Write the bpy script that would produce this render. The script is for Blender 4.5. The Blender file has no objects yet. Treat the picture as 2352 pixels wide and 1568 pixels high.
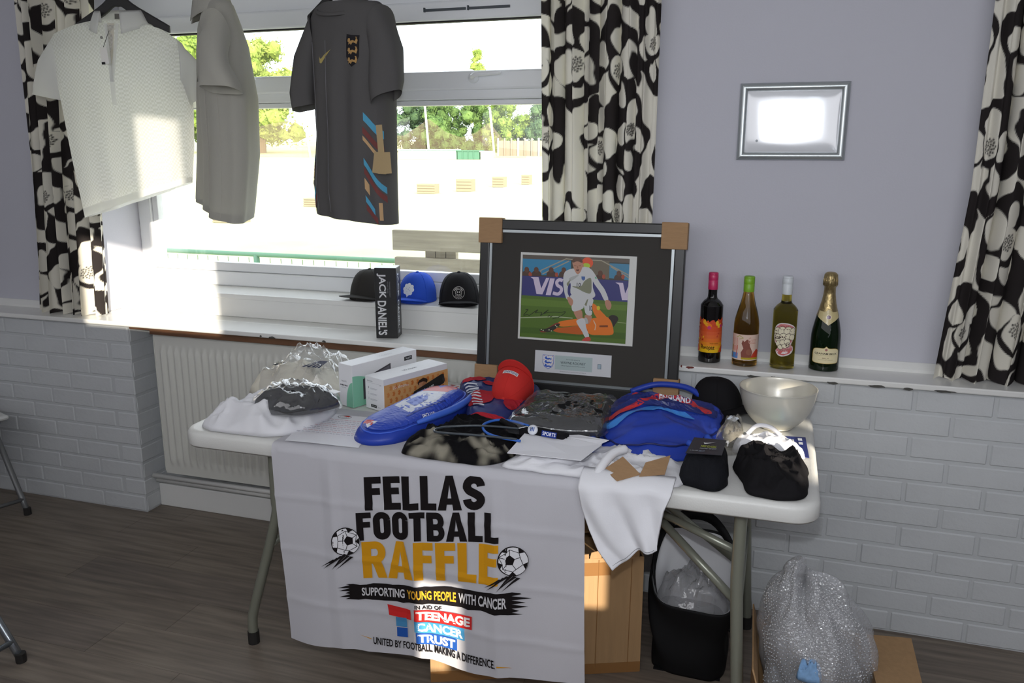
import bpy, bmesh, math, random
import numpy as np
from mathutils import Vector, Matrix, noise
from mathutils.geometry import tessellate_polygon
PI = math.pi
scn = bpy.context.scene
COL = scn.collection
random.seed(7)

# ------------------------------------------------------------------ camera
cam_d = bpy.data.cameras.new('camera'); cam = bpy.data.objects.new('camera', cam_d); COL.objects.link(cam)
cam_d.sensor_width = 36.0
cam_d.lens = 1899.4 / 2352 * 36.0
cam_d.clip_start = 0.05; cam_d.clip_end = 500
YAW, PITCH, ROLL = math.radians(17.831), math.radians(12.999), math.radians(0.076)
cam.matrix_world = (Matrix.Translation((0.6067, -2.7397, 1.5622)) @ Matrix.Rotation(YAW, 4, 'Z')
                    @ Matrix.Rotation(PI / 2 - PITCH, 4, 'X') @ Matrix.Rotation(ROLL, 4, 'Z'))
scn.camera = cam

# ------------------------------------------------------------------ view, sky, lights
scn.view_settings.view_transform = 'Standard'
scn.view_settings.look = 'None'
scn.view_settings.gamma = 1.0
scn.view_settings.use_curve_mapping = False
scn.view_settings.exposure = 0.0
scn.cycles.max_bounces = 10
scn.cycles.transparent_max_bounces = 24
scn.cycles.sample_clamp_indirect = 6.0
scn.cycles.caustics_reflective = False
scn.cycles.caustics_refractive = False

world = bpy.data.worlds.new('sky'); scn.world = world; world.use_nodes = True
wn = world.node_tree.nodes; wl = world.node_tree.links
bg = wn['Background']
bg.inputs['Color'].default_value = (0.84, 0.92, 1.0, 1)
bg.inputs['Strength'].default_value = 3.3

SUN = Vector((-0.6, 0.75, -0.22)).normalized()      # the way the low evening sun travels
sd = bpy.data.lights.new('sun', 'SUN'); sun = bpy.data.objects.new('sun', sd); COL.objects.link(sun)
sd.energy = 9.0; sd.angle = math.radians(0.5); sd.color = (1.0, 0.90, 0.74)
sun.rotation_euler = SUN.to_track_quat('-Z', 'Y').to_euler()
sun.location = (6, -6, 5)

def area(name, loc, aim, sx, sy, power, color):
    d = bpy.data.lights.new(name, 'AREA'); o = bpy.data.objects.new(name, d); COL.objects.link(o)
    d.shape = 'RECTANGLE'; d.size = sx; d.size_y = sy; d.energy = power; d.color = color
    o.location = loc
    o.rotation_euler = (Vector(aim) - Vector(loc)).to_track_quat('-Z', 'Y').to_euler()
    return o
# added soft fill behind the camera, standing in for daylight there
area('rear_fill', (-0.2, -3.0, 1.75), (-0.3, 0, 0.8), 5.6, 1.2, 41, (0.97, 0.97, 1.0))
# the flash on top of the photographer's camera
fd = bpy.data.lights.new('camera_flash', 'AREA'); fl = bpy.data.objects.new('camera_flash', fd); COL.objects.link(fl)
fd.shape = 'RECTANGLE'; fd.size = 0.05; fd.size_y = 0.03; fd.energy = 6.5; fd.color = (0.92, 0.95, 1.0); fd.spread = math.radians(140)
fl.location = (0.585, -2.70, 1.70)
fl.rotation_euler = (Vector((0.0, 0.0, 1.05)) - fl.location).to_track_quat('-Z', 'Y').to_euler()

# ------------------------------------------------------------------ helpers
def lin(c):
    if isinstance(c, str):
        c = c.lstrip('#'); c = [int(c[i:i + 2], 16) / 255 for i in (0, 2, 4)]
    return tuple(x / 12.92 if x <= 0.04045 else ((x + 0.055) / 1.055) ** 2.4 for x in c[:3])

MATS = {}
def mat(name, color='#ffffff', rough=0.6, metal=0.0, spec=0.5, noise_amt=0.0, noise_scale=20.0, bump=0.0, bump_scale=60.0,
        trans=0.0, alpha=1.0, coat=0.0, attr=None, sheen=0.0, aniso=None, color2=None):
    if name in MATS: return MATS[name]
    m = bpy.data.materials.new(name); m.use_nodes = True; MATS[name] = m
    nt = m.node_tree; n = nt.nodes; l = nt.links
    b = n['Principled BSDF']
    b.inputs['Roughness'].default_value = rough
    b.inputs['Metallic'].default_value = metal
    b.inputs['Specular IOR Level'].default_value = spec
    b.inputs['Coat Weight'].default_value = coat
    b.inputs['Sheen Weight'].default_value = sheen
    b.inputs['Alpha'].default_value = alpha
    c = lin(color)
    b.inputs['Base Color'].default_value = (*c, 1)
    src = None
    if attr:
        a = n.new('ShaderNodeAttribute'); a.attribute_name = attr; src = a.outputs['Color']
    tc = n.new('ShaderNodeTexCoord')
    if noise_amt or color2:
        nz = n.new('ShaderNodeTexNoise'); nz.inputs['Scale'].default_value = noise_scale; nz.inputs['Detail'].default_value = 4
        mp = n.new('ShaderNodeMapping'); l.new(tc.outputs['Object'], mp.inputs['Vector']); l.new(mp.outputs['Vector'], nz.inputs['Vector'])
        if aniso: mp.inputs['Scale'].default_value = aniso
        rmp = n.new('ShaderNodeValToRGB'); l.new(nz.outputs['Fac'], rmp.inputs['Fac'])
        rmp.color_ramp.elements[0].position = 0.3; rmp.color_ramp.elements[1].position = 0.7
        if color2:
            c2 = lin(color2)
            rmp.color_ramp.elements[0].color = (*c, 1); rmp.color_ramp.elements[1].color = (*c2, 1)
        else:
            rmp.color_ramp.elements[0].color = (*[x * (1 - noise_amt) for x in c], 1)
            rmp.color_ramp.elements[1].color = (*[min(1, x * (1 + noise_amt)) for x in c], 1)
        if not attr: src = rmp.outputs['Color']
    if src: l.new(src, b.inputs['Base Color'])
    if bump:
        nb = n.new('ShaderNodeTexNoise'); nb.inputs['Scale'].default_value = bump_scale; nb.inputs['Detail'].default_value = 5
        mpb = n.new('ShaderNodeMapping'); l.new(tc.outputs['Object'], mpb.inputs['Vector']); l.new(mpb.outputs['Vector'], nb.inputs['Vector'])
        if aniso: mpb.inputs['Scale'].default_value = aniso
        bp = n.new('ShaderNodeBump'); bp.inputs['Strength'].default_value = bump; bp.inputs['Distance'].default_value = 0.004
        l.new(nb.outputs['Fac'], bp.inputs['Height']); l.new(bp.outputs['Normal'], b.inputs['Normal'])
    if trans:
        tr = n.new('ShaderNodeBsdfTranslucent'); mx = n.new('ShaderNodeMixShader'); mx.inputs['Fac'].default_value = trans
        if src: l.new(src, tr.inputs['Color'])
        else: tr.inputs['Color'].default_value = (*c, 1)
        l.new(b.outputs[0], mx.inputs[1]); l.new(tr.outputs[0], mx.inputs[2]); l.new(mx.outputs[0], n['Material Output'].inputs['Surface'])
    return m

def film(name, color='#ffffff', clear=0.9, rough=0.08, bump=0.0, bump_scale=30.0, edge=0.4, haze=0.05, voronoi=False):
    """thin see-through sheet: clear plastic, window pane"""
    if name in MATS: return MATS[name]
    m = bpy.data.materials.new(name); m.use_nodes = True; MATS[name] = m
    nt = m.node_tree; n = nt.nodes; l = nt.links
    n.remove(n['Principled BSDF'])
    gl = n.new('ShaderNodeBsdfGlossy'); gl.inputs['Roughness'].default_value = rough; gl.inputs['Color'].default_value = (1, 1, 1, 1)
    df = n.new('ShaderNodeBsdfDiffuse'); df.inputs['Color'].default_value = (*lin(color), 1)
    t = n.new('ShaderNodeBsdfTransparent'); mx = n.new('ShaderNodeMixShader'); m2 = n.new('ShaderNodeMixShader')
    lw = n.new('ShaderNodeLayerWeight'); lw.inputs['Blend'].default_value = 0.3
    mr = n.new('ShaderNodeMapRange'); mr.inputs['To Min'].default_value = 1 - clear; mr.inputs['To Max'].default_value = edge
    l.new(lw.outputs['Facing'], mr.inputs['Value']); l.new(mr.outputs['Result'], mx.inputs['Fac'])
    l.new(t.outputs[0], mx.inputs[1]); l.new(gl.outputs[0], mx.inputs[2])
    m2.inputs['Fac'].default_value = haze; l.new(mx.outputs[0], m2.inputs[1]); l.new(df.outputs[0], m2.inputs[2])
    l.new(m2.outputs[0], n['Material Output'].inputs['Surface'])
    if bump:
        tc = n.new('ShaderNodeTexCoord')
        nb = n.new('ShaderNodeTexVoronoi' if voronoi else 'ShaderNodeTexNoise'); nb.inputs['Scale'].default_value = bump_scale
        l.new(tc.outputs['Object'], nb.inputs['Vector'])
        bp = n.new('ShaderNodeBump'); bp.inputs['Strength'].default_value = bump; bp.inputs['Distance'].default_value = 0.01
        l.new(nb.outputs[0], bp.inputs['Height']); l.new(bp.outputs['Normal'], gl.inputs['Normal'])
    return m

class MB:
    def __init__(s): s.v = []; s.f = []; s.c = []; s.m = []
    def add(s, v, f, c=None, m=0):
        k = len(s.v); s.v += [tuple(p) for p in v]
        for q in f: s.f.append(tuple(i + k for i in q)); s.c.append(c); s.m.append(m)
        return s
    def box(s, a, b, c=None, m=0, rot=None, piv=None):
        x0, y0, z0 = a; x1, y1, z1 = b
        v = [Vector(p) for p in ((x0,y0,z0),(x1,y0,z0),(x1,y1,z0),(x0,y1,z0),(x0,y0,z1),(x1,y0,z1),(x1,y1,z1),(x0,y1,z1))]
        if rot is not None:
            piv = Vector(piv) if piv is not None else (Vector(a) + Vector(b)) / 2
            v = [rot @ (p - piv) + piv for p in v]
        return s.add(v, [(0,3,2,1),(4,5,6,7),(0,1,5,4),(1,2,6,5),(2,3,7,6),(3,0,4,7)], c, m)
    def tube(s, pts, r, n=10, c=None, m=0, cap=True, closed=False):
        pts = [Vector(p) for p in pts]; N = len(pts); rs = r if isinstance(r, (list, tuple)) else [r] * N
        vv = []; ff = []; ref = None
        for i, p in enumerate(pts):
            if closed: t = pts[(i + 1) % N] - pts[i - 1]
            else: t = pts[min(i + 1, N - 1)] - pts[max(i - 1, 0)]
            t.normalize()
            if ref is None:
                ref = Vector((0, 0, 1)) if abs(t.z) < 0.9 else Vector((1, 0, 0))
            a = ref - t * ref.dot(t); a.normalize(); ref = a; b = t.cross(a)
            for k in range(n):
                w = 2 * PI * k / n; vv.append(p + (a * math.cos(w) + b * math.sin(w)) * rs[i])
        for i in range(N if closed else N - 1):
            j = (i + 1) % N
            for k in range(n):
                ff.append((i*n+k, i*n+(k+1)%n, j*n+(k+1)%n, j*n+k))
        if cap and not closed:
            ff.append(tuple(range(n - 1, -1, -1))); ff.append(tuple((N-1)*n + k for k in range(n)))
        return s.add(vv, ff, c, m)
    def lathe(s, prof, n=32, c=None, m=0, cen=(0, 0, 0)):
        vv = []; ff = []
        for r, z in prof:
            for k in range(n):
                w = 2*PI*k/n; vv.append((cen[0]+r*math.cos(w), cen[1]+r*math.sin(w), cen[2]+z))
        for i in range(len(prof)-1):
            for k in range(n): ff.append((i*n+k, i*n+(k+1)%n, (i+1)*n+(k+1)%n, (i+1)*n+k))
        return s.add(vv, ff, c, m)
    def prism(s, poly, fn0, fn1, c=None, m=0):
        n = len(poly); v = [fn0(*p) for p in poly] + [fn1(*p) for p in poly]
        f = [(i, (i+1) % n, n+(i+1) % n, n+i) for i in range(n)]
        tri = tessellate_polygon([[Vector((p[0], p[1], 0)) for p in poly]])
        f += [tuple(t) for t in tri] + [tuple(n+i for i in reversed(t)) for t in tri]
        return s.add(v, f, c, m)
    def grid(s, fn, nu, nv, c=None, m=0, wrap=False):
        vv = [fn(i/(nu if wrap else nu-1), j/(nv-1)) for j in range(nv) for i in range(nu)]
        ff = []
        for j in range(nv-1):
            for i in range(nu if wrap else nu-1):
                ff.append((j*nu+i, j*nu+(i+1) % nu, (j+1)*nu+(i+1) % nu, (j+1)*nu+i))
        return s.add(vv, ff, c, m)
    def build(s, name, mt, parent=None, smooth=False, loc=None, rz=0.0, bevel=0.0, solid=0.0, subsurf=0, fix=True, seg=2):
        me = bpy.data.meshes.new(name); me.from_pydata(s.v, [], s.f)
        ml = mt if isinstance(mt, (list, tuple)) else [mt]
        for q in ml: me.materials.append(q)
        if len(ml) > 1: me.polygons.foreach_set('material_index', s.m)
        if any(c is not None for c in s.c):
            at = me.color_attributes.new('Col', 'FLOAT_COLOR', 'CORNER')
            buf = []
            for p, c in zip(me.polygons, s.c): buf += list((*(c or (1, 1, 1)), 1.0)) * p.loop_total
            at.data.foreach_set('color', buf)
        if fix:
            bm = bmesh.new(); bm.from_mesh(me)
            bmesh.ops.recalc_face_normals(bm, faces=bm.faces); bm.to_mesh(me); bm.free()
        if smooth: me.polygons.foreach_set('use_smooth', [True]*len(me.polygons))
        me.update()
        o = bpy.data.objects.new(name, me); COL.objects.link(o)
        if parent is not None: o.parent = parent
        if loc is not None: o.location = loc
        if rz: o.rotation_euler = (0, 0, rz)
        if solid:
            md = o.modifiers.new('s', 'SOLIDIFY'); md.thickness = solid; md.offset = 0
        if bevel:
            md = o.modifiers.new('b', 'BEVEL'); md.width = bevel; md.segments = seg; md.limit_method = 'ANGLE'
            md.harden_normals = False
        if subsurf:
            md = o.modifiers.new('u', 'SUBSURF'); md.levels = subsurf; md.render_levels = subsurf
        return o

def tag(o, label, cat, group=None):
    o['label'] = label; o['category'] = cat
    if group: o['group'] = group
    return o
def thing(name, label, cat, loc=(0, 0, 0), rz=0.0, group=None):
    o = bpy.data.objects.new(name, None); COL.objects.link(o); o.empty_display_size = 0.05
    o.location = loc; o.rotation_euler = (0, 0, rz)
    return tag(o, label, cat, group)
def struct(o):
    o['kind'] = 'structure'; return o
def stuff(o):
    o['kind'] = 'stuff'; return o
def share(src, name, parent, loc, rz=0.0):
    o = bpy.data.objects.new(name, src.data); COL.objects.link(o); o.parent = parent; o.location = loc; o.rotation_euler = (0, 0, rz)
    return o
def nz(x, y, z, f=1.0): return noise.noise(Vector((x*f, y*f, z*f)))
def lerp(a, b, t): return a + (b - a) * t
def interp(tab, t):
    """piecewise-linear table lookup [(t, value...)]"""
    if t <= tab[0][0]: return tab[0][1:]
    for a, b in zip(tab, tab[1:]):
        if t <= b[0]:
            k = (t - a[0]) / (b[0] - a[0]); return tuple(lerp(x, y, k) for x, y in zip(a[1:], b[1:]))
    return tab[-1][1:]
def smooth_poly(pts, n):
    """closed Catmull-Rom curve through pts"""
    out = []; N = len(pts)
    for i in range(N):
        p0, p1, p2, p3 = (np.array(pts[(i+k-1) % N], float) for k in range(4))
        for j in range(n):
            t = j/n
            out.append(tuple(0.5*((2*p1)+(-p0+p2)*t+(2*p0-5*p1+4*p2-p3)*t*t+(-p0+3*p1-3*p2+p3)*t**3)))
    return out
def smooth_line(pts, n):
    P = [pts[0]] + list(pts) + [pts[-1]]; out = []
    for i in range(1, len(P)-2):
        p0, p1, p2, p3 = (np.array(P[i+k-1], float) for k in range(4))
        for j in range(n):
            t = j/n
            out.append(tuple(0.5*((2*p1)+(-p0+p2)*t+(2*p0-5*p1+4*p2-p3)*t*t+(-p0+3*p1-3*p2+p3)*t**3)))
    out.append(tuple(pts[-1])); return out

_TXT = {}
def text_tris(s, bold):
    key = (s, bold)
    if key in _TXT: return _TXT[key]
    cu = bpy.data.curves.new('t', 'FONT'); cu.body = s; cu.size = 1.0; cu.offset = bold; cu.resolution_u = 3; cu.fill_mode = 'FRONT'
    ob = bpy.data.objects.new('t', cu); COL.objects.link(ob)
    dg = bpy.context.evaluated_depsgraph_get(); me = ob.evaluated_get(dg).to_mesh()
    me.calc_loop_triangles()
    v = [(p.co.x, p.co.y) for p in me.vertices]; t = [tuple(k.vertices) for k in me.loop_triangles]
    tr = [[v[i] for i in q] for q in t]
    ob.to_mesh_clear() if False else None
    bpy.data.objects.remove(ob); bpy.data.curves.remove(cu)
    _TXT[key] = tr
    return tr

class Print:
    """flat print: coloured shapes in (u, v), laid onto a surface by a mapping (u, v, lift) -> point"""
    def __init__(s): s.t = []; s.layer = 0
    def poly(s, pts, c, same=False):
        if not same: s.layer += 1
        c = lin(c)
        for t in tessellate_polygon([[Vector((p[0], p[1], 0)) for p in pts]]):
            s.t.append(([pts[i][:2] for i in t], c, s.layer))
        return s
    def rect(s, x0, y0, x1, y1, c): return s.poly([(x0,y0),(x1,y0),(x1,y1),(x0,y1)], c)
    def disc(s, x, y, r, c, ry=None, n=24, rot=0.0):
        ry = ry or r; cr, sr = math.cos(rot), math.sin(rot)
        return s.poly([(x + cr*r*math.cos(2*PI*k/n) - sr*ry*math.sin(2*PI*k/n), y + sr*r*math.cos(2*PI*k/n) + cr*ry*math.sin(2*PI*k/n)) for k in range(n)], c)
    def line(s, pts, w, c):
        s.layer += 1; k = s.layer
        for i, (a, b) in enumerate(zip(pts, pts[1:])):
            d = Vector((b[0]-a[0], b[1]-a[1])); L = d.length
            if L < 1e-9: continue
            d /= L; nn = Vector((-d.y, d.x))*w/2; e = d*w*0.3
            q = [(a[0]-e.x+nn.x, a[1]-e.y+nn.y), (a[0]-e.x-nn.x, a[1]-e.y-nn.y), (b[0]+e.x-nn.x, b[1]+e.y-nn.y), (b[0]+e.x+nn.x, b[1]+e.y+nn.y)]
            s.t.append(([q[0], q[1], q[2]], lin(c), k)); s.t.append(([q[0], q[2], q[3]], lin(c), k))
        return s
    def text(s, body, x0, y0, x1, y1, c, bold=0.0, rot=0.0):
        """text stretched into the box x0..x1, y0..y1"""
        tr = text_tris(body, bold); s.layer += 1
        if not tr: return s
        xs = [p[0] for t in tr for p in t]; ys = [p[1] for t in tr for p in t]
        a, b, c0, d = min(xs), max(xs), min(ys), max(ys)
        cx, cy = (x0+x1)/2, (y0+y1)/2; cr, sr = math.cos(rot), math.sin(rot)
        for t in tr:
            q = []
            for p in t:
                x = x0+(p[0]-a)/(b-a)*(x1-x0); y = y0+(p[1]-c0)/(d-c0)*(y1-y0)
                if rot: x, y = cx+cr*(x-cx)-sr*(y-cy), cy+sr*(x-cx)+cr*(y-cy)
                q.append((x, y))
            s.t.append((q, lin(c), s.layer))
        return s
    def build(s, name, fn, mt, parent=None, maxlen=None, step=0.00012, lift=0.0004):
        tris = s.t
        if maxlen:
            out = []; stack = list(tris)
            while stack:
                t, c, k = stack.pop()
                L = [math.dist(t[i], t[(i+1) % 3]) for i in range(3)]; i = L.index(max(L))
                if L[i] <= maxlen: out.append((t, c, k)); continue
                a, b, d = t[i], t[(i+1) % 3], t[(i+2) % 3]; mth = ((a[0]+b[0])/2, (a[1]+b[1])/2)
                stack.append(([a, mth, d], c, k)); stack.append(([mth, b, d], c, k))
            tris = out
        mb = MB()
        for t, c, k in tris:
            mb.add([fn(p[0], p[1], lift + k*step) for p in t], [(0, 1, 2)], c)
        return mb.build(name, mt, parent, fix=False)
PRINT = mat('printed_ink', attr='Col', rough=0.75, spec=0.2)
GLOSSPRINT = mat('glossy_print', attr='Col', rough=0.25, spec=0.5)
FABPRINT = mat('fabric_print', attr='Col', rough=0.9, spec=0.1)

def thick_quad(mb, a, b, c, d, t, col=None):
    a, b, c, d = map(Vector, (a, b, c, d)); n = (b-a).cross(d-a).normalized()*t
    return mb.add([a, b, c, d, a+n, b+n, c+n, d+n], [(3,2,1,0),(4,5,6,7),(0,1,5,4),(1,2,6,5),(2,3,7,6),(3,0,4,7)], col)

def ridge(x, y, s, f):
    wx, wy = x*f+0.7*nz(x*f*0.6+s, y*f*0.6, s), y*f+0.7*nz(x*f*0.6, y*f*0.6+s, s+9)
    return (1-min(1, abs(nz(wx, wy, s))*2.4))**2
def heap(name, outline, h, mt, parent=None, z0=0.742, prof=2.2, rings=22, folds=0.012, ff=9.0, seed=0.0, n=8, wob=0.006, color=None, top=None, dirx=None, tilt=(0, 0)):
    """soft folded cloth lying on a flat surface: domed sheet with creases inside the given outline"""
    pts = smooth_poly(outline, n); N = len(pts)
    cx = sum(p[0] for p in pts)/N; cy = sum(p[1] for p in pts)/N
    if wob: pts = [(p[0]+wob*nz(p[0]*22+seed, p[1]*22, 3), p[1]+wob*nz(p[0]*22, p[1]*22+seed, 8)) for p in pts]
    vv = []; F = []
    for j in range(rings):
        r = 1-j/rings
        for p in pts:
            x = cx+(p[0]-cx)*r; y = cy+(p[1]-cy)*r
            base = max(0, 1-r**(prof*2))**0.6
            z = (top(x, y) if top else h)*base
            u, v = x, y
            if dirx is not None:
                ca, sa = math.cos(dirx), math.sin(dirx); u, v = (x*ca+y*sa)*0.4, -x*sa+y*ca
            f = 1.1*ridge(u, v, seed+1.7, ff*0.8)+0.55*ridge(u, v, seed+4.1, ff*2.1)+0.25*nz(u*ff*3, v*ff*3, seed)-0.35
            z += folds*f*min(1, (1-r)*6)
            if r < 1: z += tilt[0]*(x-cx)+tilt[1]*(y-cy)
            vv.append((x, y, z0+max(z, 0.001 if j else 0)))
    for j in range(rings-1):
        for i in range(N): F.append((j*N+i, j*N+(i+1) % N, (j+1)*N+(i+1) % N, (j+1)*N+i))
    vv.append((cx, cy, sum(q[2] for q in vv[(rings-1)*N:])/N)); k = len(vv)-1
    for i in range(N): F.append(((rings-1)*N+i, (rings-1)*N+(i+1) % N, k))
    F.append(tuple(range(N-1, -1, -1)))
    o = MB().add(vv, F).build(name, mt, parent, smooth=True)
    o.data.polygons[len(F)-1].use_smooth = False
    if color:
        at = o.data.color_attributes.new('Col', 'FLOAT_COLOR', 'POINT'); buf = []
        for q in o.data.vertices: buf += [*color(*q.co), 1.0]
        at.data.foreach_set('color', buf)
    return o

def surf_z(o):
    """height lookup over a heap mesh (nearest vertices, object space)"""
    co = np.empty(len(o.data.vertices)*3); o.data.vertices.foreach_get('co', co); co = co.reshape(-1, 3)
    def f(x, y):
        d = (co[:, 0]-x)**2+(co[:, 1]-y)**2; i = np.argpartition(d, 4)[:4]; w = 1/(d[i]+1e-7); return float((co[i, 2]*w).sum()/w.sum())
    return f

# ------------------------------------------------------------------ the room
M_WALL = mat('lavender_wall_paint', '#c3c3cc', 0.75, bump=0.12, bump_scale=180, spec=0.3)
M_BRICK = mat('white_brick_paint', '#c9ccce', 0.42, bump=0.35, bump_scale=70, spec=0.45, noise_amt=0.03, noise_scale=8)
M_MORTAR = mat('painted_mortar', '#c2c5c7', 0.6, bump=0.3, bump_scale=60)
M_GLOSS = mat('white_gloss_paint', '#e6e6e3', 0.22, bump=0.06, bump_scale=25, spec=0.5, noise_amt=0.02, noise_scale=5)
M_UPVC = mat('white_upvc', '#e9ebee', 0.3, spec=0.5)
M_RAD = mat('radiator_enamel', '#d9d9d2', 0.35, spec=0.5)
M_BROWN = mat('bare_brown_wood', '#6b4a33', 0.7, noise_amt=0.25, noise_scale=30, aniso=(0.2, 1, 1))
M_CEIL = mat('ceiling_paint', '#e4e4e4', 0.9)
M_DARK = mat('dark_rubber', '#23211f', 0.7)
M_CHIP = mat('chipped_paint_red_brown', '#6e2f27', 0.8)
M_CHIPD = mat('chipped_paint_dark', '#4b4a46', 0.8)

# floor: planks of dark grey-brown vinyl, laid along the wall
fl_mat = []
for i, (a, b) in enumerate((('#857a6e', '#62584f'), ('#897e72', '#665c52'), ('#82776d', '#5f564e'))):
    fl_mat.append(mat('floor_vinyl_%d' % i, a, 0.42, color2=b, noise_scale=9, aniso=(0.35, 5, 5), bump=0.08, bump_scale=40, spec=0.4))
floor = struct(MB().box((-3.5, -3.2, -0.05), (3.7, 0.16, -0.0015)).build('floor', mat('floor_underlay', '#2b2724', 0.8)))
random.seed(3)
pw = 0.178
for r in range(19):
    y1 = 0.15 - r*pw; y0 = y1-pw+0.0012
    x = -3.45 + random.random()*1.0 - 1.0
    while x < 3.6:
        x1 = x+1.22
        a, b = max(x, -3.45), min(x1-0.0012, 3.65)
        if b-a > 0.02:
            MB().box((a, max(y0, -3.15), -0.0014), (b, y1, 0)).build('floor_plank', random.choice(fl_mat), floor, fix=False)
        x = x1

# painted brickwork below the ledge (bricks 215 x 65 with recessed painted joints)
def brick_mesh(L, D=0.1, H=0.066):
    bm = bmesh.new(); bmesh.ops.create_cube(bm, size=1)
    bmesh.ops.scale(bm, vec=(L, D, H), verts=bm.verts)
    bmesh.ops.bevel(bm, geom=bm.edges[:], offset=0.0035, segments=1, affect='EDGES', profile=0.5)
    me = bpy.data.meshes.new('brick'); bm.to_mesh(me); bm.free(); me.materials.append(M_BRICK); return me
BM = {L: brick_mesh(L) for L in (0.216, 0.104)}
BM_R = brick_mesh(0.132, 0.1)     # header seen on the pier's side
def lay_bricks(x0, x1, parent, anchor_right=False, phase=0.0):
    rng = random.Random(int(x0*100)+5)
    for row in range(11):
        z = 0.0375+row*0.0765
        off = 0.113*(row % 2)
        n = int((x1-x0)/0.226)+2
        for k in range(-1, n+1):
            a = (x1-off-(k+1)*0.226) if anchor_right else (x0+phase-off+k*0.226)
            b = a+0.216
            if anchor_right and k == -1:
                if off == 0: continue
                a, b = x1-0.104, x1; L = 0.104
            else:
                if a < x0-0.2 or b > x1+0.2: continue
                if anchor_right and b > x1+0.001: continue
                L = 0.216
                if a < x0: a = x0; L = 0.104; b = a+0.104
                elif b > x1 and not anchor_right: continue
            o = bpy.data.objects.new('brick', BM[L]); COL.objects.link(o); o.parent = parent
            o.location = ((a+b)/2+rng.uniform(-.001, .001), 0.05+rng.uniform(-0.0015, 0.0008), z+rng.uniform(-.001, .001))
            o.rotation_euler = (rng.uniform(-.006, .006), rng.uniform(-.003, .003), rng.uniform(-.004, .004))
wbl = struct(MB().box((-3.4, 0.0035, 0), (-1.9705, 0.4, 0.846)).build('wall_brick_left', M_MORTAR))
lay_bricks(-3.0, -1.968, wbl, anchor_right=True)
for row in range(11):     # bricks on the return of the pier, beside the radiator
    o = bpy.data.objects.new('brick', BM_R); COL.objects.link(o); o.parent = wbl
    o.location = (-2.0185, 0.0665+0.005+0.003*(row % 2), 0.0375+row*0.0765); o.rotation_euler = (0, 0, PI/2)
NX1 = -0.31
wbr = struct(MB().box((NX1, 0.0035, 0), (3.5, 0.4, 0.846)).build('wall_brick_right', M_MORTAR))
lay_bricks(NX1+0.004, 2.2, wbr, phase=0.0)
# niche behind the radiator
struct(MB().box((-1.975, 0.14, 0), (NX1+0.01, 0.4, 0.846)).build('wall_niche', M_MORTAR))
# continuous ledge along the wall, deeper in the window bay
BX0, BX1 = -2.2, 0.06
ledge_mat = M_GLOSS
lg = MB().box((-3.4, -0.03, 0.846), (3.5, 0.13, 0.865)).box((BX0, 0.13, 0.846), (BX1, 0.41, 0.865))
ledge = struct(lg.build('trim_1', ledge_mat, bevel=0.004))
chp = MB()
random.seed(5)
for (x, w, zz, m) in ((0.355, 0.028, 0.861, 0), (0.328, 0.006, 0.863, 0), (0.56, 0.05, 0.848, 1), (0.62, 0.02, 0.849, 1), (0.80, 0.035, 0.847, 1), (0.93, 0.05, 0.848, 1), (1.02, 0.03, 0.847, 1), (1.12, 0.06, 0.848, 1), (-1.02, 0.02, 0.851, 1), (-1.25, 0.03, 0.85, 1), (-1.3, 0.01, 0.852, 1)):
    pts = [(x+w/2*math.cos(t)*(0.7+0.5*random.random()), zz+0.004*math.sin(t)*(0.6+0.7*random.random())) for t in np.linspace(0, 2*PI, 14)[:-1]]
    chp.prism(pts, lambda a, b: (a, -0.0306, b), lambda a, b: (a, -0.0296, b), m=m)
c = chp.build('paint_chips', [M_CHIP, M_CHIPD], ledge); c['label'] = 'chipped patches of paint on the ledge edge'
struct(MB().box((-1.86, 0.0, 0.815), (-0.36, 0.03, 0.8455)).box((-1.968, 0.005, 0.83), (-1.86, 0.03, 0.8455)).build('trim_2', [M_BROWN]))
# small fillet where the plaster meets the ledge
def fillet(x0, x1, name):
    mb = MB(); pr = [(0.0, 0.0), (0.0, 0.010), (0.008, 0.022), (0.014, 0.030), (0.02, 0.031), (0.02, 0.0)]
    mb.prism(pr, lambda a, b: (x0, 0.112+a, 0.865+b), lambda a, b: (x1, 0.112+a, 0.865+b)); return struct(mb.build(name, M_GLOSS))
fillet(BX1, 3.5, 'trim_3'); fillet(-3.4, BX0, 'trim_4')
# plastered wall above the ledge and around the window
CEIL = 2.7
wb = MB().box((BX1, 0.13, 0.865), (3.5, 0.47, CEIL)); struct(wb.build('wall_back_right', M_WALL))
struct(MB().box((-3.4, 0.13, 0.865), (BX0, 0.47, CEIL)).build('wall_back_left', M_WALL))
struct(MB().box((BX0, 0.13, 2.20), (BX1, 0.47, CEIL)).build('wall_back_head', M_WALL))
struct(MB().box((-3.5, -3.2, CEIL), (3.7, 0.9, CEIL+0.12)).build('ceiling', M_CEIL))
struct(MB().box((-3.5, -3.2, 0), (-3.4, 0.47, CEIL)).build('wall_left', M_WALL))
struct(MB().box((3.5, -3.2, 0), (3.6, 0.47, CEIL)).build('wall_right', M_WALL))
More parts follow.
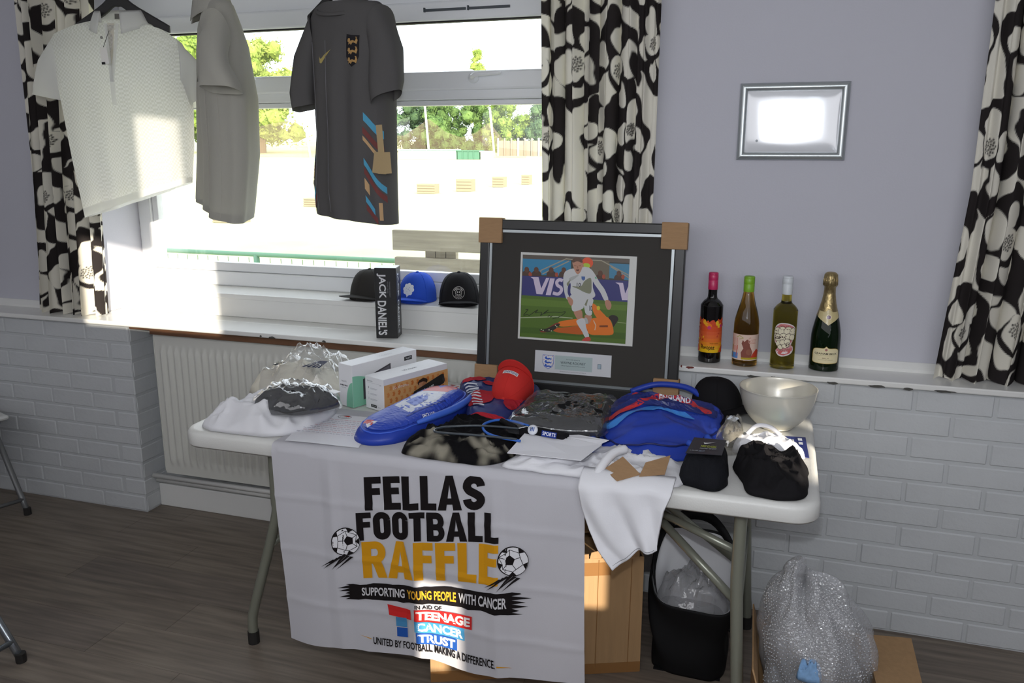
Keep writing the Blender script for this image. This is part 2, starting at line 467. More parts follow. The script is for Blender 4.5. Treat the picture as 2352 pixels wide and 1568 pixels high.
# unseen opposite wall, its openings placed and shaped to cast the sun patches
holes = [(1.54, 1.715, 0.74, 1.075), (2.08, 2.30, 0.98, 1.20), (2.60, 2.99, 1.47, 1.60), (0.30, 1.02, 1.75, 2.14), (0.66, 0.90, 2.14, 2.58), (3.05, 3.16, 1.60, 1.745)]
xs = sorted({-3.4, 3.5, *[h[0] for h in holes], *[h[1] for h in holes]}); zs = sorted({0.0, CEIL, *[h[2] for h in holes], *[h[3] for h in holes]})
mb = MB()
for a, b in zip(xs, xs[1:]):
    for c0, d in zip(zs, zs[1:]):
        if not any(h[0] <= a and b <= h[1] and h[2] <= c0 and d <= h[3] for h in holes): mb.box((a, -3.16, c0), (b, -3.1, d))
struct(mb.build('wall_rear_sun_mask', M_WALL))

# window bay: stepped sill, window of white plastic with fixed light below and opening light above
sill = MB().box((BX0, 0.21, 0.8652), (BX1, 0.42, 0.958)).box((BX0, 0.2, 0.945), (BX1, 0.42, 0.967))
struct(sill.build('trim_5', M_GLOSS, bevel=0.004))
WY = 0.38
win = thing('window_1', 'wide white plastic window over the ledge', 'window'); del win['category']; del win['label']; win['kind'] = 'structure'
def bar(mb, x0, x1, z0, z1, y0=WY, y1=WY+0.07): mb.box((x0, y0, z0), (x1, y1, z1))
f = MB(); bar(f, BX0, BX1, 0.967, 1.03); bar(f, BX0, BX1, 2.11, 2.20); bar(f, BX0, BX0+0.07, 1.031, 2.099); bar(f, BX1-0.07, BX1, 1.031, 2.099); bar(f, BX0+0.071, BX1-0.071, 1.755, 1.80)
bar(f, -1.10, -1.04, 1.801, 2.099)
f.build('window_frame', M_UPVC, win, bevel=0.006)
b1 = MB(); y0, y1 = WY+0.012, WY+0.05
for (x0, x1, z0, z1) in ((BX0+0.071, BX1-0.071, 1.031, 1.754),):
    bar(b1, x0, x1, z0, z0+0.04, y0, y1); bar(b1, x0, x1, z1-0.02, z1, y0, y1); bar(b1, x0, x0+0.03, z0+0.041, z1-0.021, y0, y1); bar(b1, x1-0.03, x1, z0+0.041, z1-0.021, y0, y1)
b1.build('glazing_bead', M_UPVC, win, bevel=0.004)
for (x0, x1) in ((BX0+0.06, -1.085), (-1.055, BX1-0.06)):
    s = MB(); y0, y1 = WY-0.018, WY+0.05
    bar(s, x0, x1, 1.79, 1.86, y0, y1); bar(s, x0, x1, 2.045, 2.115, y0, y1); bar(s, x0, x0+0.06, 1.861, 2.044, y0, y1); bar(s, x1-0.06, x1, 1.861, 2.044, y0, y1)
    sash = s.build('opening_sash', M_UPVC, win, bevel=0.008)
    g = MB().box((x0+0.058, WY+0.02, 1.858), (x1-0.058, WY+0.024, 2.047)); g.build('pane', film('window_glass', '#f4f7f5', 0.97, 0.02, edge=0.2, haze=0.02), win)
    gk = MB(); bar(gk, x0+0.058, x1-0.058, 2.039, 2.046, WY-0.005, WY+0.02); gk.build('gasket', M_DARK, sash)
    xh = (x0+x1)/2+0.0 if x0 < -1.5 else -0.545
    h = MB(); h.lathe([(0, 0), (0.018, 0), (0.02, 0.004), (0.017, 0.016), (0, 0.018)], 16)
    h.v = [(xh+a*1.1, WY-0.018-c2, 1.832+b) for a, b, c2 in h.v]
    h.tube([(xh, WY-0.036, 1.832), (xh+0.004, WY-0.05, 1.836), (xh+0.02, WY-0.056, 1.842), (xh+0.105, WY-0.054, 1.846), (xh+0.118, WY-0.052, 1.846)], [0.008, 0.009, 0.009, 0.008, 0.005], 8)
    h.build('handle', M_UPVC, sash, smooth=True)
    if x0 > -1.5:
        for (a, b) in ((-0.745, -0.575), (-0.567, -0.40)):
            v = MB().box((a, WY-0.024, 2.078), (b, WY-0.017, 2.087)); v.box((a, WY-0.028, 2.076), (a+0.005, WY-0.016, 2.092)); v.build('trickle_vent', mat('dark_vent', '#4a4f55', 0.6), sash)
MB().box((BX0+0.1, WY+0.03, 1.07), (BX1-0.1, WY+0.034, 1.735)).build('pane', MATS['window_glass'], win)

# ------------------------------------------------------------------ radiator in the niche, pipes and boxed skirting below it
rad = thing('radiator', 'white fluted panel radiator in the niche under the window', 'radiator', (-1.13, 0.05, 0))
RX0, RX1, RZ0, RZ1 = -0.745, 0.70, 0.185, 0.797
mb = MB()
def rad_fn(u, v):
    x = lerp(RX0, RX1, u); z = lerp(RZ0, RZ1, v)
    k = (x-RX0-0.02)/0.0345; fl_ = 0.5-0.5*math.cos(2*PI*k)
    m = max(0, min(1, (v-0.07)/0.04))*max(0, min(1, (0.93-v)/0.03))
    if x < RX0+0.02 or x > RX1-0.02: m = 0
    return (x, -0.012-0.011*(fl_**1.4)*m, z)
mb.grid(rad_fn, 337, 40)
mb.build('front_panel', M_RAD, rad, smooth=True)
MB().box((RX0, -0.006, RZ0), (RX1, 0.0, RZ1)).box((RX0, 0.045, RZ0), (RX1, 0.055, RZ1)).build('back_panel', M_RAD, rad, bevel=0.003)
MB().box((RX0-0.004, -0.014, RZ1), (RX1+0.004, 0.057, RZ1+0.008)).build('top_grille', M_RAD, rad, bevel=0.002)
for s in (RX0-0.004, RX1): MB().box((s, -0.014, RZ0+0.01), (s+0.004, 0.057, RZ1)).build('side_cover', M_RAD, rad)
vv = MB().tube([(RX1+0.03, 0.02, 0.185), (RX1+0.03, 0.02, 0.22)], 0.008); vv.lathe([(0.0, 0), (0.016, 0), (0.018, 0.02), (0.018, 0.05), (0.01, 0.065), (0, 0.065)], 16, cen=(RX1+0.03, 0.02, 0.21)); vv.build('valve', M_RAD, rad, smooth=True)
for k, z in enumerate((0.155, 0.128)):
    p = MB().tube([(-1.965, 0.055+0.02*k, z), (-0.32, 0.055+0.02*k, z)], 0.011, 12); tag(p.build('heating_pipe', M_GLOSS, smooth=True), ('upper' if k == 0 else 'lower')+' white painted heating pipe running under the radiator', 'pipe', 'pipes under the radiator')
struct(MB().box((-1.968, 0.085, 0), (NX1, 0.139, 0.105)).build('baseboard_niche', M_GLOSS, bevel=0.004))

# ------------------------------------------------------------------ folding table
M_PLAST = mat('grey_white_plastic', '#dcdcd8', 0.38, bump=0.15, bump_scale=260, spec=0.45)
M_LEG = mat('grey_green_enamel', '#8d8f82', 0.32, metal=0.35, spec=0.5)
TX0, TX1, TY0, TY1, TZ = -1.081, 0.749, -0.792, -0.032, 0.74
tab = thing('folding_table', 'long white plastic folding table with grey tube legs', 'table', ((TX0+TX1)/2, (TY0+TY1)/2, 0))
hx, hy, rr = (TX1-TX0)/2, (TY1-TY0)/2, 0.07
def rrect(hx, hy, r, n=10):
    out = []
    for cx, cy, a0 in ((hx-r, hy-r, 0), (-hx+r, hy-r, PI/2), (-hx+r, -hy+r, PI), (hx-r, -hy+r, 1.5*PI)):
        for k in range(n+1): a = a0+PI/2*k/n; out.append((cx+r*math.cos(a), cy+r*math.sin(a)))
    return out
mb = MB(); prof = [(0.03, -0.03), (0.012, -0.046), (0.004, -0.05), (0.0, -0.044), (0.0, -0.014), (0.003, -0.006), (0.010, -0.001), (0.018, 0.0)]
rings_ = [rrect(hx-i, hy-i, rr-i*0.8) for i, z in prof]
n = len(rings_[0]); V = [(x, y, TZ+z) for (i, z), R_ in zip(prof, rings_) for x, y in R_]; F = []
for j in range(len(prof)-1):
    for i in range(n): F.append((j*n+i, j*n+(i+1) % n, (j+1)*n+(i+1) % n, (j+1)*n+i))
F.append(tuple((len(prof)-1)*n+i for i in range(n))); F.append(tuple(range(n-1, -1, -1)))
o = mb.add(V, F).build('table_top', M_PLAST, tab, smooth=True)
o.data.polygons[-1].use_smooth = False; o.data.polygons[-2].use_smooth = False
cx, cy = (TX0+TX1)/2, (TY0+TY1)/2
def L(x, y, z): return (x-cx, y-cy, z)
for y, dy in ((-0.70, -1), (-0.12, 1)):
    # bent leg at the window end
    p = smooth_line([L(-0.815, y, 0.70), L(-0.815, y, 0.52), L(-0.822, y, 0.44), L(-0.915, y-0.004, 0.14), L(-0.928, y-0.006, 0.085), L(-0.929, y-0.006, 0.02)], 5)
    MB().tube(p, 0.0155, 14).build('leg', M_LEG, tab, smooth=True)
    MB().tube([L(-0.929, y-0.006, 0), L(-0.929, y-0.006, 0.042)], 0.0185, 14).build('foot_cap', M_DARK, tab, smooth=False)
    p = smooth_line([L(0.565, y, 0.70), L(0.565, y, 0.52), L(0.567, y, 0.44), L(0.585, y, 0.14), L(0.59, y, 0.085), L(0.592, y, 0.02)], 5)
    MB().tube(p, 0.0165, 14).build('leg', M_LEG, tab, smooth=True)
    MB().tube([L(0.592, y, 0), L(0.592, y, 0.042)], 0.0195, 14).build('foot_cap', M_DARK, tab)
for x, xm, s in ((-0.815, -0.84, -1), (0.565, 0.572, 1)):
    MB().tube([L(x, -0.70, 0.676), L(x, -0.12, 0.676)], 0.012, 10).build('cross_bar', M_LEG, tab, smooth=True)
    MB().tube([L(xm, -0.70, 0.36), L(xm, -0.12, 0.36)], 0.011, 10).build('cross_bar', M_LEG, tab, smooth=True)
    xi = x-s*0.26
    MB().tube([L(xm-0.0*s, -0.41, 0.37), L(xi, -0.41, 0.56), L(xi-s*0.17, -0.41, 0.685)], 0.011, 10).build('brace', M_LEG, tab, smooth=True)
    MB().box(L(xi-0.012, -0.428, 0.545), L(xi+0.012, -0.392, 0.572)).build('brace_clip', M_LEG, tab, bevel=0.002)
MB().tube([L(0.575, -0.69, 0.40), L(0.33, -0.55, 0.56)], 0.012, 10).build('brace', M_LEG, tab, smooth=True)
MB().tube([L(0.578, -0.69, 0.545), L(0.30, -0.53, 0.575)], 0.011, 10).build('brace', M_LEG, tab, smooth=True)
MB().box((-hx+0.08, -hy+0.06, 0.672), (hx-0.08, -hy+0.085, 0.705)).build('under_rail', M_LEG, tab, bevel=0.003)
MB().box((-hx+0.08, hy-0.085, 0.672), (hx-0.08, hy-0.06, 0.705)).build('under_rail', M_LEG, tab, bevel=0.003)
TZ += 0.0005

# ------------------------------------------------------------------ outside
M_GRASS = mat('overexposed_grass', '#c9c79a', 0.95, noise_amt=0.15, noise_scale=0.6, spec=0.1)  # base colour lifted pale to give the field its overexposed look
M_PAVE = mat('terrace_paving', '#b9b4a8', 0.9, noise_amt=0.1, noise_scale=3)
def gz(y): return -0.35 + 0.025*max(0, y)
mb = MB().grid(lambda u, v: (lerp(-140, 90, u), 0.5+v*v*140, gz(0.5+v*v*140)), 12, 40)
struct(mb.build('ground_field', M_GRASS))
struct(MB().box((-8, 0.42, -0.45), (6, 3.4, -0.33)).build('ground_terrace', M_PAVE))
M_LEAF = [mat('leaves_%d' % i, a, 0.8, color2=b, noise_scale=1.2, trans=0.25, spec=0.2) for i, (a, b) in enumerate((('#5d7a35', '#9db155'), ('#476638', '#7d9a55'), ('#3f5a40', '#6e8a5c'), ('#7c9440', '#b9c46a')))]
M_BARK = mat('tree_bark', '#6b5a48', 0.9)
def tree(name, label, x, y, h, r, m, seed, conic=0.0, low=0.15):
    rng = random.Random(seed); z0 = gz(y)-0.1
    t = thing(name, label, 'tree', (x, y, z0), 0, 'trees beyond the playing field')
    MB().tube([(0, 0, 0), (0.1, 0, h*0.3), (0, 0.1, h*0.6)], [r*0.1, r*0.08, r*0.04], 8).build('trunk', M_BARK, t)
    mb = MB()
    ico = bmesh.new(); bmesh.ops.create_icosphere(ico, subdivisions=1, radius=1); iv = [v.co.copy() for v in ico.verts]; iff = [tuple(v.index for v in f.verts) for f in ico.faces]; ico.free()
    cl = []
    for k in range(70):
        zz = rng.uniform(low, 1.0); w = (1-conic*zz)*math.sqrt(max(0.05, 1-((zz-0.45)/0.62)**2))
        a = rng.uniform(0, 2*PI); q = math.sqrt(rng.random())*r*w*0.9
        c = Vector((q*math.cos(a), q*math.sin(a), zz*h*0.94)); s = r*rng.uniform(0.12, 0.24); cl.append((c, s))
        mb.add([c+v*s*(1+0.35*nz(v.x*2+k, v.y*2, v.z*2)) for v in iv], iff)
    for k in range(7000):
        c, s = rng.choice(cl); d = Vector((rng.gauss(0, 1), rng.gauss(0, 1), rng.gauss(0, 1))).normalized()
        p = c+d*s*rng.uniform(0.85, 1.6); a = Vector((rng.gauss(0, 1), rng.gauss(0, 1), rng.gauss(0, 1))).normalized()*r*rng.uniform(0.03, 0.06); b = d.cross(a)
        mb.add([p-a, p+b*0.6, p+a, p-b*0.6], [(0, 1, 2, 3)])
    o = mb.build('crown', m, t, fix=False)
    o['kind'] = 'stuff'
tree('tall_tree', 'tall bright green tree seen between the white and grey shirts', -54.5, 68, 11.8, 4.4, M_LEAF[0], 1)
tree('tall_tree', 'broad yellow-green tree seen right of the grey polo shirt', -46.2, 66, 10.4, 4.0, M_LEAF[3], 2)
tree('tall_tree', 'green tree with low crown left of the dark football shirt', -41.0, 73, 8.4, 3.2, M_LEAF[0], 3)
tree('hedge_tree', 'dark tree partly behind the dark football shirt', -36.2, 70, 5.4, 2.6, M_LEAF[2], 9, low=0.02)
tree('hedge_tree', 'dark green tree left of the first net pole', -32.2, 72, 5.2, 2.6, M_LEAF[2], 4, low=0.02)
tree('hedge_tree', 'blue-green bushy tree behind the first net pole', -29.2, 69, 4.6, 2.2, M_LEAF[1], 5, low=0.02)
tree('hedge_tree', 'light green bushy tree behind the sagging net', -26.2, 71, 5.3, 2.4, M_LEAF[1], 6, low=0.02)
tree('hedge_tree', 'green tree with sunny crown behind the second net pole', -23.2, 70, 5.0, 2.3, M_LEAF[0], 7, low=0.02)
tree('hedge_tree', 'grey-green tree at the curtain edge of the view', -19.8, 71, 4.6, 2.5, M_LEAF[2], 8, low=0.02)
tree('pointed_tree', 'distant pointed tree top showing above the window transom', -35.3, 95, 11.8, 2.3, M_LEAF[3], 10, conic=0.75, low=0.05)
# practice-net poles with sagging net
M_POLE = mat('pale_pole', '#e8e6dc', 0.6)
NET = film('brown_netting', '#8a7a66', 1.0, 0.9, edge=0.0, haze=0.35)
net = thing('practice_net', 'brown practice net sagging between pale leaning poles', 'net', (0, 55, gz(55)))
poles = [((-34.4, 0, 0.0), (-34.85, 0, 3.6)), ((-24.4, 0, 0.0), (-24.7, 0, 4.05)), ((-19.3, 0, 0.0), (-19.65, 0, 3.5))]
for a, b in poles: MB().tube([a, b], [0.09, 0.08], 8).build('pole', M_POLE, net, smooth=True)
mb = MB()
def netf(u, v):
    x = lerp(-44, -17, u)
    top = interp([(-44, 1.6), (-39, 2.3), (-34.7, 3.0), (-30, 1.7), (-26.5, 1.6), (-24.5, 2.8), (-23.2, 1.9), (-21.8, 1.45), (-20.6, 1.8), (-19.6, 2.5), (-18.5, 1.1), (-17, 0.9)], x)[0]
    return (x, 0.3*math.sin(u*20), v*top)
mb.grid(netf, 120, 8); mb.build('netting', NET, net, smooth=True, fix=False)
M_GB = mat('mint_green_panel', '#9ed3b0', 0.6); M_GD = mat('dark_green_panel', '#4f7a62', 0.6); M_GF = mat('weathered_timber_fence', '#8f8577', 0.85)
def gbox(name, label, cat, x0, x1, y, h, m, group=None, d=0.8):
    t = thing(name, label, cat, ((x0+x1)/2, y, gz(y)), 0, group); w = (x1-x0)/2
    MB().box((-w, 0, 0), (w, d, h)).build('body', m, t, bevel=0.03)
    MB().box((-w-0.05, -0.05, h), (w+0.05, d+0.05, h+0.08)).build('top_edge', m, t)
    for k in range(1, 4):
        xx = -w+2*w*k/4; MB().box((xx-0.03, -0.04, 0.05), (xx+0.03, 0.0, h)).build('rib', m, t)
gbox('boundary_board', 'mint green boundary board beyond the field beside the dark shirt', 'board', -25.5, -21.1, 52, 0.62, M_GB)
gbox('boundary_board', 'short dark green boundary board right of the mint green one', 'board', -21.0, -19.4, 52, 0.55, M_GD)
gbox('boundary_board', 'small white boundary board right of the dark green one', 'board', -19.3, -18.6, 52, 0.5, M_POLE)
fen = thing('timber_fence', 'grey timber fence with upright posts at the far right of the field', 'fence', (-18.2, 60, gz(60)))
MB().box((-2.6, 0.1, 0), (6, 0.16, 1.15)).build('fence_panel', M_GF, fen)
for k in range(9): MB().box((-2.6+k*0.55, -0.02, 0), (-2.5+k*0.55, 0.1, 1.35)).build('fence_post', M_POLE if k % 3 == 0 else M_GF, fen)
# slatted crates standing in a row on the grass
M_CRATE = mat('straw_brown_wood', '#8f8670', 0.9)
for k, (x, y, w, h) in enumerate(((-10.3, 22.08, 0.62, 0.33), (-9.45, 23.26, 0.54, 0.42), (-9.03, 25.53, 0.42, 0.38), (-8.49, 27.1, 0.30, 0.37), (-11.17, 13.0, 0.72, 0.24), (-11.38, 17.05, 0.62, 0.24))):
    lab = ('straw-brown slatted crate on the field, nearest the dark shirt', 'straw-brown slatted crate on the field, second from the dark shirt', 'straw-brown slatted crate on the field, third from the dark shirt', 'smallest straw-brown slatted crate on the field, beside the curtain', 'pale slatted crate on the field below the grey polo', 'pale slatted crate on the field below the dark football shirt')[k]
    t = thing('slatted_crate', lab, 'crate', (x, y, gz(y)), 0, 'crates standing on the field')
    MB().box((-w/2, 0.03, 0), (w/2, 0.4, h-0.02)).build('crate_body', M_CRATE, t)
    for i in range(4): MB().box((-w/2, 0, h*i/4+0.01), (w/2, 0.03, h*(i+1)/4-0.02)).build('slat', M_CRATE, t)
# green rail fence and timber bench on the terrace
M_GREEN = mat('green_painted_rail', '#5f8a6c', 0.5)
rl = thing('rail_fence', 'green metal rail with posts along the edge of the field', 'railing', (-2.4, 3.0, -0.35))
MB().tube([(-5, 0, 1.093), (3.5, 0, 1.083)], 0.019, 10).build('top_rail', M_GREEN, rl, smooth=True)
MB().tube([(-5, 0, 0.55), (3.5, 0, 0.55)], 0.018, 10).build('lower_rail', M_GREEN, rl, smooth=True)
for x in (-3.0, -1.02, 0.96, 2.94): MB().tube([(x, 0, 0), (x, 0, 1.085)], 0.024, 10).build('post', M_GREEN, rl, smooth=True)
mesh = MB()
for k in range(84): mesh.tube([(-5+k*0.1, 0.01, 0.05), (-5+k*0.1, 0.01, 1.06)], 0.003, 4, cap=False)
for k in range(10): mesh.tube([(-5, 0.01, 0.1+k*0.1), (3.4, 0.01, 0.1+k*0.1)], 0.003, 4, cap=False)
stuff(mesh.build('wire_mesh', M_GREEN, rl, fix=False))
M_TIMB = mat('weathered_grey_timber', '#a59c8b', 0.9, noise_amt=0.2, noise_scale=14, aniso=(0.25, 3, 3), bump=0.4, bump_scale=30)
bn = thing('garden_bench', 'weathered grey timber bench outside below the window', 'bench', (-0.6, 1.3, -0.33))
MB().box((-0.77, 0.0, 1.37), (0.62, 0.035, 1.478)).build('back_plank', M_TIMB, bn, bevel=0.004)
MB().box((-0.76, 0.0, 1.215), (0.62, 0.035, 1.333)).build('back_plank', M_TIMB, bn, bevel=0.004)
for k in range(3): MB().box((-0.595+k*0.06, 0.036, 0.6), (-0.538+k*0.06, 0.075, 1.46)).build('upright', M_TIMB, bn, bevel=0.003)
for x in (-0.7, 0.55): MB().box((x-0.04, 0.0, 0), (x+0.04, 0.09, 1.2)).build('leg', M_TIMB, bn, bevel=0.004)
for k in range(3): MB().box((-0.76, -0.1-k*0.13, 0.84), (0.62, 0.02-k*0.13, 0.875)).build('seat_plank', M_TIMB, bn, bevel=0.004)
for x in (-0.7, 0.55): MB().box((x-0.04, -0.34, 0), (x+0.04, -0.26, 0.84)).build('leg', M_TIMB, bn, bevel=0.004)

# ------------------------------------------------------------------ curtains: cream cotton printed with big black flowers
M_CURT = mat('printed_curtain_cotton', attr='Col', rough=0.9, spec=0.1, trans=0.18, bump=0.1, bump_scale=500)
def flower_print(W, H, nx, ny, seed):
    """black / cream flower print as an array over the flat cloth (metres)"""
    rng = np.random.RandomState(seed)
    U, V = np.meshgrid(np.linspace(0, W, nx), np.linspace(0, H, ny))
    wob = lambda f, a, p: a*(np.sin(U*f+p)*np.cos(V*f*0.9+p*2.1)+0.6*np.sin((U+V)*f*1.7+p*3))
    X = U+wob(38, 0.006, seed)+wob(95, 0.0025, seed+2); Y = V+wob(41, 0.006, seed+1)+wob(88, 0.0025, seed+4)
    K = np.zeros_like(U)
    def soft(d): return np.clip(0.5-d/0.002, 0, 1)
    cells = []
    sp = 0.205
    j = 0; y = -0.05
    while y < H+0.15:
        x = -0.05+(0.1 if j % 2 else 0)
        while x < W+0.15:
            cells.append((x+rng.uniform(-.03, .03), y+rng.uniform(-.03, .03), rng.uniform(0.85, 1.15), rng.uniform(0, 6.28), rng.randint(0, 3))); x += sp
        y += sp*0.84; j += 1
    for (cx, cy, s, a, kind) in cells:      # dark grounds
        d = np.hypot(X-cx, (Y-cy)*0.95)-0.094*s*(1+0.12*np.sin(np.arctan2(Y-cy, X-cx)*5+a))
        K = np.maximum(K, soft(d))
    for (cx, cy, s, a, kind) in cells:      # cream petals
        npet = 5 if kind else 4
        for p in range(npet):
            t = a+2*PI*p/npet; rr_ = (0.055 if kind else 0.048)*s
            ex, ey = cx+rr_*math.cos(t), cy+rr_*math.sin(t)
            dx, dy = X-ex, Y-ey; c_, s_ = math.cos(t), math.sin(t)
            q1, q2 = dx*c_+dy*s_, -dx*s_+dy*c_
            big = (1.25 if (p+kind) % 3 == 0 else 0.9)*s
            d = np.hypot(q1/0.030/big, q2/0.0255/big)-1
            K = np.minimum(K, 1-soft(d*0.03))
    for (cx, cy, s, a, kind) in cells:      # flower hearts
        ox, oy = cx+0.012*math.cos(a), cy+0.012*math.sin(a)
        K = np.maximum(K, soft(np.hypot(X-ox, Y-oy+0.006)-0.036*s))
        K = np.minimum(K, 1-soft(np.hypot(X-ox, Y-oy-0.003)-0.029*s))
        for q in range(26):
            rr_, tt = 0.0155*s*math.sqrt((q+0.5)/26), q*2.4
            K = np.maximum(K, soft(np.hypot(U-ox-rr_*math.cos(tt), V-oy-0.004-rr_*math.sin(tt))-0.0023))
    for (cx, cy, s, a, kind) in cells[::2]:  # loose dark petals
        ex, ey = cx+0.1*math.cos(a+1), cy+0.1*math.sin(a+1); c_, s_ = math.cos(a), math.sin(a)
        q1, q2 = (X-ex)*c_+(Y-ey)*s_, -(X-ex)*s_+(Y-ey)*c_
        K = np.maximum(K, soft((np.hypot(q1/0.034, q2/0.013)-1)*0.012))
    return K
def curtain(label, edges, W, seed, pleats, flat=None, y0=0.055, A=0.036, z0=0.868, z1=2.33, swish=0.0):
    """edges: table z -> left x, right x"""
    step = 0.0035; nx, ny = int(W/step), int((z1-z0)/step)
    K = flower_print(W/1.55, (z1-z0)/1.55, nx, ny, seed)
    u = np.linspace(0, 1, nx); v = np.linspace(0, 1, ny); Ug, Vg = np.meshgrid(u, v)
    Z = z0+(z1-z0)*Vg
    ez = [e[0] for e in edges]; xl = np.interp(Z, ez, [e[1] for e in edges]); xr = np.interp(Z, ez, [e[2] for e in edges])
    amp = A*np.ones_like(Ug)
    if flat is not None: amp *= 0.25+0.75*np.clip(np.abs(Ug-flat[0])/flat[1], 0, 1)
    ph = 2*PI*pleats*(Ug+0.012*np.sin(Ug*17+seed)+0.006*np.sin(Vg*5+Ug*9))
    Yy = y0+amp*np.sin(ph)*(0.75+0.25*np.sin(Ug*23+seed))+0.006*np.sin(ph*2.3+Vg*4)
    Xx = xl+(xr-xl)*(Ug+0.35/pleats/2/PI*1.6*np.sin(2*ph)*amp/A)
    Zz = Z+0.004*np.sin(ph)*(1-Vg)
    co = np.stack([Xx, np.clip(Yy, -0.025, 0.105), Zz], -1).reshape(-1, 3)
    idx = np.arange(nx*ny).reshape(ny, nx)
    q = np.stack([idx[:-1, :-1], idx[:-1, 1:], idx[1:, 1:], idx[1:, :-1]], -1).reshape(-1, 4)
    me = bpy.data.meshes.new('curtain'); me.vertices.add(len(co)); me.vertices.foreach_set('co', co.ravel())
    me.loops.add(q.size); me.loops.foreach_set('vertex_index', q.ravel().astype(np.int32))
    me.polygons.add(len(q)); me.polygons.foreach_set('loop_start', np.arange(0, q.size, 4, dtype=np.int32)); me.update(calc_edges=True)
    me.polygons.foreach_set('use_smooth', np.ones(len(q), bool))
    at = me.color_attributes.new('Col', 'FLOAT_COLOR', 'POINT')
    cr, bl = np.array(lin('#e7e3d6')), np.array(lin('#2f2b2b')); Kf = K.reshape(-1, 1)
    at.data.foreach_set('color', np.concatenate([cr*(1-Kf)+bl*Kf, np.ones((len(Kf), 1))], 1).ravel())
    me.materials.append(M_CURT)
    o = bpy.data.objects.new('curtain', me); COL.objects.link(o)
    return tag(o, label, 'curtain', 'black and cream flower curtains')
curtain('black and cream flower curtain at the left end of the window', [(0.868, -2.50, -2.125), (1.4, -2.46, -2.10), (2.15, -2.415, -2.025), (2.33, -2.41, -2.02)], 0.92, 3, 6.5)
curtain('black and cream flower curtain hanging behind the framed football photo', [(0.868, -0.18, 0.195), (1.32, -0.183, 0.198), (2.04, -0.19, 0.20), (2.33, -0.19, 0.20)], 0.86, 11, 6.5, flat=(0.88, 0.25), y0=0.066, A=0.03)
curtain('black and cream flower curtain at the right edge, beyond the bottles', [(0.868, 1.10, 1.62), (1.45, 1.142, 1.62), (1.98, 1.145, 1.62), (2.33, 1.15, 1.62)], 1.15, 23, 7.5, flat=(0.05, 0.2))
tr = thing('curtain_rail', 'long white curtain rail above the window', 'rail', (0, 0.05, 2.345))
MB().tube([(-2.6, 0, 0), (1.9, 0, 0)], 0.012, 12).build('rail', M_UPVC, tr, smooth=True)
for x in (-2.55, -1.2, 0.3, 1.85): MB().box((x-0.012, 0, -0.01), (x+0.012, 0.079, 0.012)).build('bracket', M_UPVC, tr)

# ------------------------------------------------------------------ hanging shirts
class Shirt:
    """closed flattened tube between a left and a right edge curve; s in -1..1 across the front, t 0 neck .. 1 hem"""
    def __init__(s, tab, fold=0.012, kf=5.0, seed=0.0): s.tab = tab; s.dx = 0.0; s.fold = fold; s.kf = kf; s.seed = seed
    def at(s, a, t, lift=0.0, inner=0.0):
        lx, ly, lz, rx, ry, rz, d = interp(s.tab, t)
        Lp, Rp = Vector((lx, ly, lz)), Vector((rx, ry, rz)); ax = (Rp-Lp); w = ax.length/2; axn = ax.normalized()
        nrm = Vector((axn.y, -axn.x, 0)); nrm.normalize()       # towards the viewer
        c, sn = math.cos(a), math.sin(a)
        x = c
        d2 = (d-inner)*math.copysign(abs(sn)**0.75, sn)+lift
        g = min(1, max(0, (t-0.12)/0.3))
        f = s.fold*g*(math.sin(x*s.kf*3.1+s.seed+t*1.3)*0.6+math.sin(x*s.kf*1.7+s.seed*2-t*2.0)*0.5)*math.copysign(1, sn)*min(1, abs(sn)*2)
        return (Lp+Rp)/2+axn*(w-inner)*x+nrm*(d2+f)
    def front(s, x, t, lift=0.0): return s.at(math.acos(max(-1, min(1, x))), t, lift)
    def inv(s, X, Z):
        t = 0.5; x = 0
        for _ in range(40):
            lx, ly, lz, rx, ry, rz, d = interp(s.tab, t)
            x = max(-0.999, min(0.999, (2*(X-lx)/(rx-lx)-1))); zz = lerp(lz, rz, (x+1)/2); t = max(0, min(1, t+(zz-Z)*0.9))
        return x, t
    def map(s):
        def f(X, Z, lift):
            x, t = s.inv(X+s.dx, Z); return s.front(x, t, lift+0.0008)
        return f
    def build(s, name, mt, parent, n=96, rows=60):
        mb = MB(); mb.grid(lambda u, v: s.at(2*PI*u, v), n, rows, wrap=True)
        return mb.build(name, mt, parent, smooth=True)
def sleeve(name, rings, mt, parent, n=28, fold=0.006, seed=0.0):
    """rings: (centre, half-across vector, depth)"""
    mb = MB(); R_ = []
    for k in range(len(rings)*4-3):
        i, f = divmod(k, 4); f /= 4
        a = rings[i]; b = rings[min(i+1, len(rings)-1)]
        R_.append((Vector(a[0]).lerp(Vector(b[0]), f), Vector(a[1]).lerp(Vector(b[1]), f), lerp(a[2], b[2], f)))
    V = []; F = []
    for k, (c, h, d) in enumerate(R_):
        tng = (R_[min(k+1, len(R_)-1)][0]-R_[max(k-1, 0)][0]).normalized(); nr = tng.cross(h).normalized()
        for i in range(n):
            w = 2*PI*i/n; q = math.copysign(abs(math.sin(w))**0.8, math.sin(w))
            V.append(c+h*math.cos(w)+nr*(d*q+fold*math.sin(w*3+k*0.25+seed)*(k/len(R_))))
    for k in range(len(R_)-1):
        for i in range(n): F.append((k*n+i, k*n+(i+1) % n, (k+1)*n+(i+1) % n, (k+1)*n+i))
    return mb.add(V, F).build(name, mt, parent, smooth=True)
